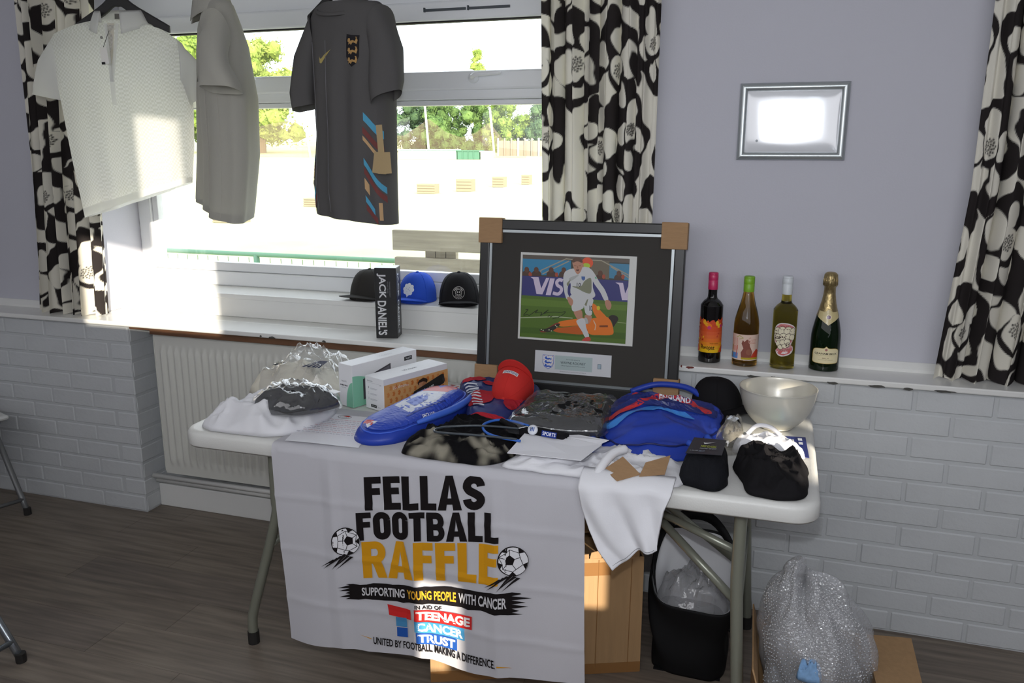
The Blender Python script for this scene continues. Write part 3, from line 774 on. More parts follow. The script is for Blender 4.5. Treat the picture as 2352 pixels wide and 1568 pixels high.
def collar(name, cen, rx, ry, ang, gap, hgt, drop, spread, mt, parent, rz=0.0, tilt=0.0, point=0.03):
    """folded polo collar, open at the front"""
    cen = Vector(cen); rot = Matrix.Rotation(rz, 3, 'Z')
    def fn(u, v):
        a = -PI/2+gap+(2*PI-2*gap)*u          # starts right of the front opening, runs round the back
        e = abs(2*u-1)                         # 1 at the front ends
        if v < 0.4: k = v/0.4; r = 1+0.02*k; z = hgt*k
        else: k = (v-0.4)/0.6; r = 1.02+spread*k; z = hgt-(drop+point*e**3)*k
        p = Vector((rx*r*math.cos(a), ry*r*math.sin(a)-0.012*e*e, z+tilt*math.sin(a)))
        return cen+rot @ p
    mb = MB().grid(fn, 48, 9); return mb.build(name, mt, parent, smooth=True, solid=0.0018)
def hanger(label, cx, cy, z, w, rz, mt, hook_top=2.36, group='clothes hangers at the window', broad=0.02):
    h = thing('clothes_hanger', label, 'hanger', (cx, cy, z), rz, group)
    V = []; pts = smooth_line([(-w, 0, -0.085), (-w*0.7, 0, -0.055), (-w*0.3, 0, -0.012), (-0.02, 0, 0.02), (0, 0, 0.026), (0.02, 0, 0.02), (w*0.3, 0, -0.012), (w*0.7, 0, -0.055), (w, 0, -0.085)], 5)
    mb = MB(); n = len(pts)
    for i, p in enumerate(pts):
        k = 1-abs(2*i/(n-1)-1); hh = broad*(0.5+0.6*k)
        V += [(p[0], -0.007, p[2]-hh), (p[0], 0.007, p[2]-hh), (p[0], 0.007, p[2]+hh), (p[0], -0.007, p[2]+hh)]
    F = []
    for i in range(n-1):
        for q in range(4): F.append((i*4+q, i*4+(q+1) % 4, i*4+4+(q+1) % 4, i*4+4+q))
    F += [(3, 2, 1, 0), tuple((n-1)*4+q for q in range(4))]
    mb.add(V, F).build('shoulder_bar', mt, h, bevel=0.003)
    MB().tube([(-w*0.8, 0, -0.075), (w*0.8, 0, -0.075)], 0.004, 8).build('cross_bar', mt, h, smooth=True)
    t = hook_top-z
    MB().tube(smooth_line([(0, 0, 0.02), (0, 0, t-0.07), (0.028, 0, t-0.03), (0.025, 0.0, t-0.004), (0, 0, t+0.014), (-0.022, 0, t-0.0), (-0.026, 0, t-0.012)], 6), 0.0022, 8).build('hook', mat('hook_metal', '#b9bcc0', 0.25, metal=1.0), h, smooth=True)
    return h
M_HANG = mat('black_hanger_plastic', '#1d1c1c', 0.45)

# white polo
M_WHITE_KNIT = mat('white_polo_knit', '#f6f6f5', 0.9, trans=0.72, bump=0.25, bump_scale=150, spec=0.1)
def hounds(m):
    n = m.node_tree.nodes; l = m.node_tree.links
    tc = n.new('ShaderNodeTexCoord'); mp = n.new('ShaderNodeMapping'); mp.inputs['Rotation'].default_value = (PI/2, 0, 0.1)
    ck = n.new('ShaderNodeTexChecker'); ck.inputs['Scale'].default_value = 130; ck.inputs['Color1'].default_value = (*lin('#f6f6f5'), 1); ck.inputs['Color2'].default_value = (*lin('#e6e6e3'), 1)
    l.new(tc.outputs['Object'], mp.inputs['Vector']); l.new(mp.outputs['Vector'], ck.inputs['Vector'])
    for q in n:
        if q.type in ('BSDF_PRINCIPLED',): l.new(ck.outputs['Color'], q.inputs['Base Color'])
        if q.type in ('BSDF_TRANSLUCENT',): l.new(ck.outputs['Color'], q.inputs['Color'])
hounds(M_WHITE_KNIT)
M_WHITE_PLAIN = mat('white_polo_plain', '#f6f6f5', 0.9, trans=0.68, bump=0.2, bump_scale=300, spec=0.1)
ws = thing('polo_shirt', 'white polo shirt with fine checked knit hanging at the left of the window', 'shirt', (0, 0, 0))
yl, yr = -0.115, -0.01
tabw = [(0, -1.90, -0.075, 2.035, -1.705, -0.045, 2.025, 0.045), (.07, -1.975, yl+.02, 2.02, -1.64, yr-.02, 2.0, .052), (.15, -2.055, yl, 1.99, -1.577, yr, 1.955, .058), (.2, -2.085, yl, 1.95, -1.555, yr, 1.92, .062),
        (.35, -2.062, yl, 1.80, -1.548, yr, 1.78, .07), (.42, -2.053, yl, 1.74, -1.551, yr, 1.71, .072), (.7, -2.035, yl, 1.53, -1.56, yr, 1.58, .066), (1, -2.008, yl, 1.302, -1.58, yr, 1.44, .055)]
SW = Shirt(tabw, 0.011, 4.2, 1.0); SW.build('body', M_WHITE_KNIT, ws)
MBh = MB().grid(lambda u, v: SW.at(2*PI*u, lerp(0.955, 0.999, v), 0.0006), 96, 4, wrap=True); MBh.build('hem', M_WHITE_PLAIN, ws, smooth=True)
sleeve('sleeve', [((-2.045, -0.10, 1.905), (-0.02, 0, 0.085), .05), ((-2.085, -0.11, 1.845), (-0.058, 0, 0.055), .05), ((-2.115, -0.115, 1.785), (-0.066, 0, 0.016), .048), ((-2.12, -0.118, 1.758), (-0.067, 0, 0.012), .046)], M_WHITE_PLAIN, ws, seed=1)
sleeve('sleeve', [((-1.585, -0.015, 1.885), (-0.015, 0.01, 0.085), .05), ((-1.548, 0.0, 1.82), (0.04, -0.01, 0.06), .045), ((-1.528, 0.01, 1.76), (0.036, -0.01, 0.03), .045), ((-1.524, 0.012, 1.735), (0.035, -0.01, 0.015), .043)], M_WHITE_PLAIN, ws, seed=2)
collar('collar', (-1.80, -0.055, 2.03), 0.088, 0.062, 0, 0.42, 0.042, 0.05, 0.32, M_WHITE_PLAIN, ws, rz=0.2, tilt=0.012, point=0.035)
# open placket
pk = MB(); thick_quad(pk, SW.front(-0.16, 0.05, .004), SW.front(-0.02, 0.33, .004), SW.front(0.03, 0.33, .004), SW.front(-0.08, 0.05, .006), 0.0015)
thick_quad(pk, SW.front(0.03, 0.33, .004), SW.front(-0.02, 0.33, .005), SW.front(0.16, 0.05, .006), SW.front(0.22, 0.05, .004), 0.0015)
pk.add([SW.front(-0.03, 0.32, .004), SW.front(0.04, 0.32, .004), SW.front(0.04, 0.42, .004), SW.front(-0.03, 0.42, .004)], [(0, 1, 2, 3)])
pk.build('placket', M_WHITE_PLAIN, ws)
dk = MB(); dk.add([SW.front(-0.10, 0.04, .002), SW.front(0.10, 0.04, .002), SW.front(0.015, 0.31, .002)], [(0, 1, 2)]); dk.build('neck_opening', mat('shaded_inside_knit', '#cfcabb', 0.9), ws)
nl = MB(); thick_quad(nl, (-1.845, -0.035, 2.045), (-1.765, -0.03, 2.043), (-1.765, -0.028, 2.062), (-1.845, -0.033, 2.064), 0.001); nl.build('neck_label', mat('grey_label', '#77736e', 0.8), ws)
for x, t in ((-0.09, 0.16), (-0.045, 0.26)):
    p = SW.front(x, t, .007); MB().tube([p, p+Vector((0, -0.003, 0))], 0.0055, 12).build('button', mat('button_grey', '#8f8d88', 0.3), ws)
tg = MB(); thick_quad(tg, (-1.805, -0.165, 1.865), (-1.775, -0.16, 1.87), (-1.782, -0.16, 1.93), (-1.81, -0.165, 1.925), 0.0012); tgo = tg.build('swing_tag', mat('white_card', '#eceae4', 0.7), ws)
MB().tube([(-1.795, -0.163, 1.925), (-1.785, -0.15, 1.965), (-1.795, -0.125, 1.99)], 0.001, 6).build('tag_string', M_HANG, ws)
MB().box((-1.803, -0.169, 1.868), (-1.79, -0.166, 1.876)).build('tag_logo', M_HANG, ws)
hanger('black plastic hanger holding the white polo shirt', -1.805, -0.058, 2.085, 0.20, 0.17, M_HANG, broad=0.026)

# grey polo, turned sideways
M_GREY_KNIT = mat('grey_marl_jersey', '#b8b6ad', 0.9, trans=0.2, bump=0.2, bump_scale=350, spec=0.1, sheen=0.2)
gs = thing('polo_shirt', 'grey polo shirt hanging sideways in the middle of the window', 'shirt')
tg_ = [(0, -1.475, .075, 2.075, -1.37, -.06, 2.09, .035), (.06, -1.50, .09, 2.05, -1.31, -.10, 2.075, .05), (.13, -1.515, .10, 2.0, -1.275, -.14, 2.01, .07), (.22, -1.515, .10, 1.92, -1.25, -.15, 1.92, .085),
       (.42, -1.515, .10, 1.77, -1.235, -.155, 1.74, .095), (.7, -1.535, .10, 1.56, -1.24, -.155, 1.54, .09), (.93, -1.56, .09, 1.41, -1.265, -.155, 1.35, .08), (1, -1.565, .09, 1.385, -1.275, -.155, 1.30, .078)]
SG = Shirt(tg_, 0.013, 3.4, 0.3); SG.build('body', M_GREY_KNIT, gs)
MB().grid(lambda u, v: SG.at(2*PI*u, lerp(0.955, 0.999, v), 0.0008), 96, 4, wrap=True).build('hem', M_GREY_KNIT, gs, smooth=True)
sleeve('sleeve', [((-1.30, -.17, 1.965), (-0.02, -0.01, 0.07), .055), ((-1.275, -.215, 1.88), (-0.06, 0, 0.04), .06), ((-1.245, -.24, 1.80), (-0.07, 0, 0.012), .055), ((-1.235, -.25, 1.762), (-0.072, 0, 0.004), .05)], M_GREY_KNIT, gs, seed=3)
sleeve('sleeve', [((-1.50, .10, 1.945), (-0.01, 0.02, 0.06), .045), ((-1.54, .10, 1.88), (-0.03, 0.01, 0.03), .05), ((-1.56, .10, 1.82), (-0.032, 0.01, 0.008), .05), ((-1.563, .10, 1.80), (-0.033, 0, 0.006), .05)], M_GREY_KNIT, gs, seed=4)
collar('collar', (-1.425, -0.005, 2.07), 0.082, 0.055, 0, 0.35, 0.04, 0.055, 0.30, M_GREY_KNIT, gs, rz=-0.95, tilt=0.01, point=0.03)
pk = MB(); thick_quad(pk, SG.front(-0.1, 0.06, .003), SG.front(-0.06, 0.36, .003), SG.front(0.05, 0.36, .003), SG.front(0.03, 0.06, .003), 0.002); pk.build('placket', M_GREY_KNIT, gs)
for k, x in enumerate((-0.62, 0.32, 0.78)): MB().tube([SG.front(x, 0.12+0.3*j/10 if k == 9 else 0.2+0.78*j/10, 0.001) for j in range(11)], 0.0012, 5).build('seam', mat('pale_seam', '#b9b5ac', 0.9), gs)
hanger('dark plastic hanger inside the grey polo shirt', -1.425, 0.0, 2.10, 0.16, -0.95, M_HANG)

# dark football shirt
M_FOOT = mat('charcoal_football_jersey', '#5f5d5d', 0.85, trans=0.1, bump=0.12, bump_scale=600, spec=0.15)
bs = thing('football_shirt', 'charcoal football shirt with gold crest and striped sides hanging at the window', 'shirt')
tb = [(0, -0.965, .0, 2.06, -0.80, -.02, 2.06, .05), (.05, -1.0, .01, 2.045, -0.745, -.03, 2.055, .055), (.1, -1.025, .015, 2.01, -0.705, -.04, 2.025, .065), (.2, -1.03, .02, 1.93, -0.685, -.05, 1.93, .08),
      (.4, -1.02, .02, 1.77, -0.695, -.05, 1.765, .09), (.6, -1.017, .02, 1.62, -0.70, -.05, 1.61, .088), (.85, -1.04, .02, 1.44, -0.70, -.05, 1.42, .082), (1, -1.035, .02, 1.335, -0.698, -.05, 1.305, .075)]
SB = Shirt(tb, 0.009, 3.8, 2.2); SB.build('body', M_FOOT, bs)
MB().grid(lambda u, v: SB.at(2*PI*u, lerp(0.95, 0.999, v), 0.0008), 96, 4, wrap=True).build('hem', M_FOOT, bs, smooth=True)
sleeve('sleeve', [((-1.01, .01, 1.965), (-0.01, 0, 0.07), .06), ((-1.045, .0, 1.86), (-0.04, 0, 0.03), .06), ((-1.062, -.005, 1.76), (-0.045, 0, 0.0), .055), ((-1.06, -.008, 1.71), (-0.04, 0, -0.012), .05)], M_FOOT, bs, seed=5, fold=0.009)
sleeve('sleeve', [((-0.725, -.05, 1.965), (0.01, 0, 0.075), .06), ((-0.70, -.07, 1.87), (0.05, 0, 0.04), .06), ((-0.695, -.085, 1.78), (0.058, 0, 0.022), .055), ((-0.695, -.09, 1.735), (0.055, 0, 0.025), .05)], M_FOOT, bs, seed=6, fold=0.008)
cl = MB().grid(lambda u, v: (-0.885+0.092*(1+0.06*v)*math.cos(2*PI*u), -0.02+0.065*(1+0.06*v)*math.sin(2*PI*u), 2.062-0.055*(0.5-0.5*math.sin(2*PI*u))-0.012*v+0.012), 48, 4, wrap=True); cl.build('collar', M_FOOT, bs, smooth=True, solid=0.003)
for dz, cc in ((0.0, '#8a6a4a'), (-0.008, '#5f93b8')):
    MB().tube([(-0.885+0.085*math.cos(a), -0.02+0.058*math.sin(a), 2.058+dz) for a in np.linspace(0.25, PI-0.25, 20)], 0.002, 6).build('neck_tape', mat('tape'+cc, cc, 0.8), bs)
# print on the shirt
P = Print()
sw = [(-0.985, 1.862), (-0.978, 1.853), (-0.962, 1.862), (-0.925, 1.897), (-0.962, 1.874), (-0.972, 1.870)]
sw = [(-0.984, 1.880), (-0.981, 1.858), (-0.974, 1.855), (-0.955, 1.874), (-0.925, 1.899), (-0.960, 1.883), (-0.974, 1.871), (-0.980, 1.872)]
P.poly(sw, '#b5a468')
P.poly([(-0.862, 1.945), (-0.838, 1.94), (-0.81, 1.938), (-0.811, 1.87), (-0.82, 1.848), (-0.838, 1.838), (-0.855, 1.85), (-0.864, 1.872)], '#2c2a2d')
for k in range(3):
    z = 1.918-0.031*k
    body = [(-0.858, .004), (-0.85, .012), (-0.845, .004), (-0.836, .006), (-0.826, .002), (-0.822, .01), (-0.826, .016), (-0.82, .015), (-0.816, .004), (-0.82, -.008), (-0.826, -.004), (-0.836, -.002), (-0.842, -.01), (-0.846, -.004), (-0.854, -.008), (-0.852, -.001)]
    P.poly([(x, z+q) for x, q in body], '#b8935f'); P.disc(-0.851, z+0.008, 0.005, '#b8935f')
P.poly([(-0.846, 1.962), (-0.838, 1.955), (-0.842, 1.958)], '#26242a')
SB.dx = 0.045
P.build('shirt_print', SB.map(), FABPRINT, bs, maxlen=0.012)
P = Print()
for (x0, x1, t0, dt, w, cc) in ((.62, .97, .50, .08, .035, '#5aa5c8'), (.60, .97, .56, .09, .03, '#7d4a48'), (.60, .95, .60, .09, .02, '#c9a67d'), (.60, .98, .70, .13, .03, '#5aa5c8'), (.60, .98, .74, .13, .03, '#7d4a48'), (.60, .70, .79, .03, .05, '#c9a67d'), (.60, .80, .87, .06, .03, '#5aa5c8'), (.60, .85, .91, .06, .03, '#7d4a48'), (.88, .93, .90, .0, .08, '#c9a67d'),
                                (-.98, -.86, .74, -.05, .035, '#5aa5c8'), (-.98, -.82, .79, -.06, .03, '#7d4a48'), (-.98, -.84, .83, -.06, .03, '#c9a67d'), (-.98, -.74, .93, -.08, .035, '#5aa5c8'), (-.97, -.72, .965, -.08, .03, '#7d4a48')):
    P.poly([(x0, t0), (x1, t0+dt), (x1, t0+dt+w), (x0, t0+w)], cc)
pso = P.build('side_stripes', lambda x, t, l: SB.front(x, t, l+.001), FABPRINT, bs, maxlen=0.06)
pso['kind'] = 'stuff'
tg = MB()
for k, (dx, rot) in enumerate(((0, 0.15), (0.012, 0.05), (0.022, -0.06))):
    tg.box((-0.70+dx, -0.17-0.004*k, 1.485), (-0.67+dx, -0.168-0.004*k, 1.555), rot=Matrix.Rotation(rot, 3, 'Y'), piv=(-0.68, -0.17, 1.60))
tg.box((-0.697, -0.166, 1.555), (-0.675, -0.164, 1.645), rot=Matrix.Rotation(-0.06, 3, 'Y'))
tg.build('swing_tags', mat('kraft_tag', '#b19a72', 0.8), bs)
for x in (-0.72, -0.3): MB().tube([SB.front(x, 0.2+0.77*j/10, 0.001) for j in range(11)], 0.0011, 5).build('crease', mat('grey_crease', '#77767a', 0.9), bs)
hanger('plastic hanger inside the charcoal football shirt', -0.885, -0.015, 2.10, 0.15, -0.1, M_HANG)

# ------------------------------------------------------------------ banner over the table front
M_BAN = mat('white_banner_fabric', '#cccbd1', 0.85, trans=0.12, bump=0.08, bump_scale=400, spec=0.15)
ban = thing('raffle_banner', 'white fabric banner lettered for a football raffle, hanging over the table front', 'banner', (0, 0, 0))
BNX0, BNX1 = -0.742, 0.18
def ban_pt(X, d, lift=0.0):
    """X along the table, d = distance down from the table's front edge (negative: on the table top)"""
    u = (X-BNX0)/(BNX1-BNX0)
    cre = 0.0
    for c in (0.20, 0.465, 0.735): cre += max(0, 1-abs(u-c)/0.035)*0.007*max(0, min(1, d/0.1))
    for c in (0.165, 0.33, 0.49): cre += max(0, 1-abs(d-c)/0.015)*0.0025
    wav = 0.012*math.sin(u*9.5+0.6)*max(0, min(1, d/0.5))+0.004*math.sin(u*23+d*9)*max(0, min(1, d/0.2))
    if d <= 0: return Vector((X, TY0-0.004-d+lift*0, TZ+0.0016+lift))
    r = 0.016
    if d < r*PI/2:
        a = d/r; return Vector((X, TY0-0.004+0.0-(r+lift)*math.sin(a)+0.004, TZ+0.0016-r+(r+lift)*math.cos(a)))
    z = TZ+0.0016-r-(d-r*PI/2)
    shift = (TZ-z)*lerp(0.05, 0.02, u)
    return Vector((X+shift, TY0-r-cre-wav-0.004-lift, z))
def bottom(u): return lerp(0.625, 0.585, u)+0.006*math.sin(u*12)+(0.012 if u > 0.2 else 0)*min(1, max(0, (u-0.2)*12))
mb = MB(); nu, nv = 140, 120
def bfn(u, v):
    d = lerp(-0.34, bottom(u), v); return ban_pt(lerp(BNX0, BNX1, u), d)
mb.grid(bfn, nu, nv); mb.build('banner_cloth', M_BAN, ban, smooth=True, fix=False)
def slope(z): return 0.145 if z > 0.4 else lerp(0.03, 0.145, max(0, (z-0.17)/0.23))
def ban_map(X, Zc, lift):
    Z = Zc+slope(Zc)*(X+0.26); d = 0.016*PI/2-0.016+(TZ+0.0016-Z)
    shift = (TZ-Z)*lerp(0.05, 0.02, (X-BNX0)/(BNX1-BNX0))
    return ban_pt(X-shift*0.9, max(d, 0.03), lift)
P = Print()
def strip(P, pts, w, c):
    """one smooth thick stroke"""
    P.layer += 1; L_ = []; R_ = []
    for i, p in enumerate(pts):
        a = Vector(pts[max(i-1, 0)]); b = Vector(pts[min(i+1, len(pts)-1)]); t = (b-a).normalized(); n_ = Vector((-t.y, t.x))*w/2
        L_.append((p[0]+n_.x, p[1]+n_.y)); R_.append((p[0]-n_.x, p[1]-n_.y))
    for i in range(len(pts)-1):
        P.t.append(([L_[i], R_[i], R_[i+1]], lin(c), P.layer)); P.t.append(([L_[i], R_[i+1], L_[i+1]], lin(c), P.layer))
def glyph(P, ch, x, z, W, H, s, c):
    R = lambda a, b, d, e: P.rect(x+a, z+b, x+d, z+e, c)
    h = s*0.86
    def arc(cx, cy, rx, ry, a0, a1, n=12): return [(x+cx+rx*math.cos(lerp(a0, a1, k/n)), z+cy+ry*math.sin(lerp(a0, a1, k/n))) for k in range(n+1)]
    if ch in 'FEL':
        R(0, 0, s, H)
        if ch in 'FE': R(s, H-h, W, H); R(s, H*0.46, W*0.92, H*0.46+h)
        if ch in 'EL': R(s, 0, W, h)
    elif ch == 'T': R(0, H-h, W, H); R(W/2-s/2, 0, W/2+s/2, H-h)
    elif ch == 'A':
        P.poly([(x-W*.04, z), (x+s*.95, z), (x+W*.5, z+H*.74), (x+W*.5, z+H), (x+W*.34, z+H)], c)
        P.poly([(x+W*1.04, z), (x+W*.66, z+H), (x+W*.5, z+H), (x+W*.5, z+H*.74), (x+W-s*.95, z)], c); R(W*.22, H*.17, W*.78, H*.17+h*.9)
    elif ch == 'O':
        r1 = W/2-s/2; strip(P, arc(W/2, H-r1-s/2, r1, r1, 0, PI)+arc(W/2, r1+s/2, r1, r1, PI, 2*PI)+[(x+W-s/2, z+H-r1-s/2)], s, c)
    elif ch == 'S':
        r1 = W/2-s/2; q = H/2
        strip(P, arc(W/2, H-r1-s/2, r1, r1, 0, PI, 10)+smooth_line([(x+s/2, z+H*.66), (x+s*.8, z+H*.56), (x+W/2, z+H*.49), (x+W-s*.8, z+H*.41), (x+W-s/2, z+H*.32)], 4)+arc(W/2, r1+s/2, r1, r1, 0, -PI, 10), s, c)
    elif ch in 'BR':
        R(0, 0, s, H); r = (H/2-h)/2+h/2; cy = H-h/2-(H*.5-h*.5)/2; ry = (H*.5-h*.5)/2
        strip(P, [(x+s*.6, z+H-h/2)]+arc(W*.55, cy, W*.45-s/2, ry, PI/2, -PI/2)+[(x+s*.6, z+cy-ry)], h, c)
        if ch == 'B':
            cy2 = h/2+(H*.5-h*.5+h*.0)/2; ry2 = (H*.5-h*.5)/2
            strip(P, [(x+s*.6, z+cy2+ry2)]+arc(W*.57, cy2, W*.45-s/2, ry2, PI/2, -PI/2)+[(x+s*.6, z+h/2)], h, c)
        else: P.poly([(x+W*.38, z+H*.48), (x+W*.78, z+H*.48), (x+W*1.02, z), (x+W*1.02-s*1.05, z)], c)
def headline(P, wrd, x0, x1, z0, z1, c, gap=0.10, wS=0.395):
    H = z1-z0; n = len(wrd); wid = {'F': .86, 'E': .86, 'L': .82, 'T': .9, 'A': 1.1, 'S': 1.06, 'O': 1.0, 'B': 1.04, 'R': 1.06}
    tot = sum(wid[q] for q in wrd)+gap*(n-1); k = (x1-x0)/tot; x = x0
    for q in wrd: glyph(P, q, x, z0, wid[q]*k, H, wS*k, c); x += (wid[q]+gap)*k
BK, OR = '#1f1b1c', '#d99a1e'
headline(P, 'FELLAS', -0.446, -0.087, 0.604, 0.704, BK)
headline(P, 'FOOTBALL', -0.475, -0.047, 0.512, 0.598, BK)
headline(P, 'RAFFLE', -0.463, -0.047, 0.393, 0.508, OR)
rng = random.Random(2)
top = [(lerp(-0.515, 0.012, k/26), 0.373+rng.uniform(-.003, .003)) for k in range(27)]; bot = [(lerp(0.02, -0.50, k/26), 0.317+rng.uniform(-.003, .003)) for k in range(27)]
right = []; left = []
for k in range(5):
    zz = 0.37-k*0.011; right += [(0.0+0.05*rng.random(), zz), (-0.01, zz-0.005)]
    left += [(-0.55+0.035*rng.random(), 0.322+k*0.011), (-0.505, 0.327+k*0.011)]
P.poly(top+right+bot+left, BK)
P.text('SUPPORTING', -0.47, 0.331, -0.335, 0.360, '#d5d3d6', 0.025)
P.text('YOUNG PEOPLE', -0.327, 0.331, -0.177, 0.360, '#e9ae35', 0.028)
P.text('WITH CANCER', -0.169, 0.331, -0.024, 0.360, '#d5d3d6', 0.025)
P.text('IN AID OF', -0.303, 0.3005, -0.222, 0.313, BK, 0.015)
P.poly([(-0.392, 0.306), (-0.318, 0.295), (-0.316, 0.263), (-0.386, 0.272)], '#cf2f2e')
P.rect(-0.306, 0.261, -0.127, 0.298, '#cf2f2e'); P.text('TEENAGE', -0.300, 0.266, -0.133, 0.293, '#f2f0f2', 0.045)
P.rect(-0.307, 0.224, -0.15, 0.260, '#4e9fd2'); P.text('CANCER', -0.300, 0.228, -0.155, 0.256, '#f2f0f2', 0.045)
P.rect(-0.303, 0.188, -0.175, 0.223, '#2a5bb0'); P.text('TRUST', -0.297, 0.192, -0.181, 0.219, '#f2f0f2', 0.045)
P.rect(-0.365, 0.236, -0.331, 0.268, '#4e8fbf'); P.rect(-0.363, 0.202, -0.330, 0.233, '#2a5bb0')
P.text('UNITED BY FOOTBALL. MAKING A DIFFERENCE.', -0.44, 0.163, -0.057, 0.188, BK, 0.022)
P.poly([(-0.484, 0.190), (-0.446, 0.181), (-0.446, 0.178)], OR); P.poly([(-0.052, 0.173), (-0.008, 0.170), (-0.052, 0.169)], OR)
for (bx, bz, sg, a0) in ((-0.508, 0.513, -1, 0.3), (-0.006, 0.463, 1, 0.0)):
    P.disc(bx, bz, 0.043, BK, n=40); P.disc(bx+0.001, bz-0.0005, 0.0405, '#e9e8ec', n=40)
    pc = (bx-sg*0.009, bz+0.002)
    pen = [(pc[0]+0.0155*math.cos(a0+PI/2+2*PI*k/5), pc[1]+0.0155*math.sin(a0+PI/2+2*PI*k/5)) for k in range(5)]; P.poly(pen, BK)
    for k in range(5):
        a = a0+PI/2+2*PI*k/5; q = (pc[0]+0.031*math.cos(a), pc[1]+0.031*math.sin(a)); P.line([pen[k], q], 0.0018, BK)
        a2 = a+PI/5; e = [(bx+0.0415*math.cos(a2+d), bz+0.0415*math.sin(a2+d)) for d in (-0.26, 0.0, 0.26)]; m2 = (bx+0.029*math.cos(a2), bz+0.029*math.sin(a2)); P.poly(e+[m2], BK)
        for s2 in (1, -1):
            aa = a+s2*2*PI/10; P.line([q, (bx+0.030*math.cos(aa), bz+0.030*math.sin(aa))], 0.0016, BK)
    for k in range(6):
        o_ = -0.036+k*0.014; P.poly([(bx+o_*0.7-0.012, bz-0.038-0.004*abs(k-3)), (bx+o_*0.7-0.002, bz-0.04-0.004*abs(k-3)), (bx+o_*0.9-0.05-0.006*(k % 3), bz-0.078-0.007*(k % 2))], BK)
P.build('banner_print', ban_map, mat('banner_ink', attr='Col', rough=0.85, spec=0.1, trans=0.08), ban, maxlen=0.007, step=0.00005, lift=0.0014)

# ------------------------------------------------------------------ silver clip frame on the wall
sf = thing('clip_frame', 'silver clip frame with a bulging glossy certificate on the plain wall', 'picture frame', (0.621, 0.13, 1.653))
M_SILV = mat('satin_silver', '#b9bfc0', 0.34, metal=0.75, spec=0.5)
W2, H2, b_ = 0.165, 0.1195, 0.024
pr = [(0, 0.0), (0.0, 0.007), (0.004, 0.012), (0.012, 0.0145), (0.019, 0.012), (0.0235, 0.006), (0.024, 0.002)]
for (p0, p1) in (((-W2, H2), (W2, H2)), ((W2, H2), (W2, -H2)), ((W2, -H2), (-W2, -H2)), ((-W2, -H2), (-W2, H2))):
    a = Vector((p0[0], 0, p0[1])); b = Vector((p1[0], 0, p1[1])); t = (b-a).normalized(); inn = Vector((-(a+b).x, 0, -(a+b).z)).normalized()
    V = []
    for q, (i, d) in enumerate(pr): V += [a+t*i+inn*i+Vector((0, -d-0.001, 0)), b-t*i+inn*i+Vector((0, -d-0.001, 0))]
    F = [(2*q, 2*q+1, 2*q+3, 2*q+2) for q in range(len(pr)-1)]
    MB().add(V, F).build('frame_rail', M_SILV, sf, smooth=True)
cert = MB()
def cf(u, v):
    x, z = lerp(-W2+b_-.002, W2-b_+.002, u), lerp(-H2+b_-.002, H2-b_+.002, v)
    e = (1-(2*u-1)**6)*(1-(2*v-1)**6); d = min(u, 1-u, v, 1-v)
    return (x, -0.003-0.006*e**0.7-0.001*math.sin(u*7+v*3)*e, z)
cert.grid(cf, 48, 36); co_ = cert.build('certificate_sheet', mat('glossy_certificate', '#eef0f4', 0.16, spec=0.8, metal=0.12, coat=0.6), sf, smooth=True)
P = Print()
for k, (y, w) in enumerate(((0.045, .02), (0.027, .025), (0.008, .075), (-0.004, .08))):
    for q in range(int(w/0.005)): P.rect(-w/2+q*0.005, y, -w/2+q*0.005+0.0034, y+0.0022, '#d5c9c9')
certmap = lambda x, z, l: Vector(cf((x+W2-b_)/(2*(W2-b_)), (z+H2-b_)/(2*(H2-b_))))+Vector((0, -l, 0))
Print().disc(-0.103, -0.058, 0.004, '#9aa0a6').build('corner_mark', certmap, GLOSSPRINT, sf)
P.build('certificate_print', lambda x, z, l: Vector(cf((x+W2-b_)/(2*(W2-b_)), (z+H2-b_)/(2*(H2-b_))))+Vector((0, -l, 0)), GLOSSPRINT, sf)

# ------------------------------------------------------------------ bottles on the ledge
def bottle(label, x, y, prof, glass, cap_mat, cap_from, rl, paint, capname='screw_cap', extra=None):
    """prof: (r, z) outline; cap covers the part above cap_from"""
    t = thing('wine_bottle', label, 'bottle', (x, y, 0.8655), 0, 'bottles on the ledge')
    pf = smooth_line(prof, 5); pf = [(max(0.0, a), b) for a, b in pf]
    MB().lathe(pf, 48).build('glass_body', glass, t, smooth=True)
    if cap_from:
        top = [(a+0.0009, b) for a, b in pf if b >= cap_from]; ztop = top[-1][1]
        rcap = max(a for a, b in top)
        if capname == 'screw_cap':
            pc = [(rcap, cap_from), (rcap+0.0004, cap_from+0.002), (rcap+0.0003, ztop-0.026), (rcap-0.0004, ztop-0.025), (rcap+0.0005, ztop-0.0235), (rcap+0.0004, ztop-0.008), (rcap-0.0003, ztop-0.007), (rcap+0.0004, ztop-0.006), (rcap, ztop-0.001), (rcap-0.002, ztop+0.001), (0.0, ztop+0.0012)]
        else: pc = extra
        MB().lathe(pc, 40).build(capname, cap_mat, t, smooth=True)
    P = Print(); paint(P)
    if P.t:
        def fn(u, v, l):
            r = rl(v) if callable(rl) else rl
            a = -PI/2+0.05+u/r; return Vector(((r+l+0.0003)*math.cos(a), (r+l+0.0003)*math.sin(a), v))
        P.build('label', fn, GLOSSPRINT, t, maxlen=0.006, step=min(0.00012, 0.0012/P.layer))
    return t
G_DARK = mat('dark_wine_glass', '#0d0b0a', 0.04, spec=0.6)
def tint(name, c, tr=0.75):
    m = mat(name, c, 0.03, spec=0.5); m.node_tree.nodes['Principled BSDF'].inputs['Transmission Weight'].default_value = tr; m.node_tree.nodes['Principled BSDF'].inputs['IOR'].default_value = 1.35; return m
G_AMB = tint('amber_glass', '#eab04a', 1.0); G_OLI = tint('olive_glass', '#e0cc55', 1.0); G_GRN = tint('champagne_green_glass', '#0c1c0a', 0.15)
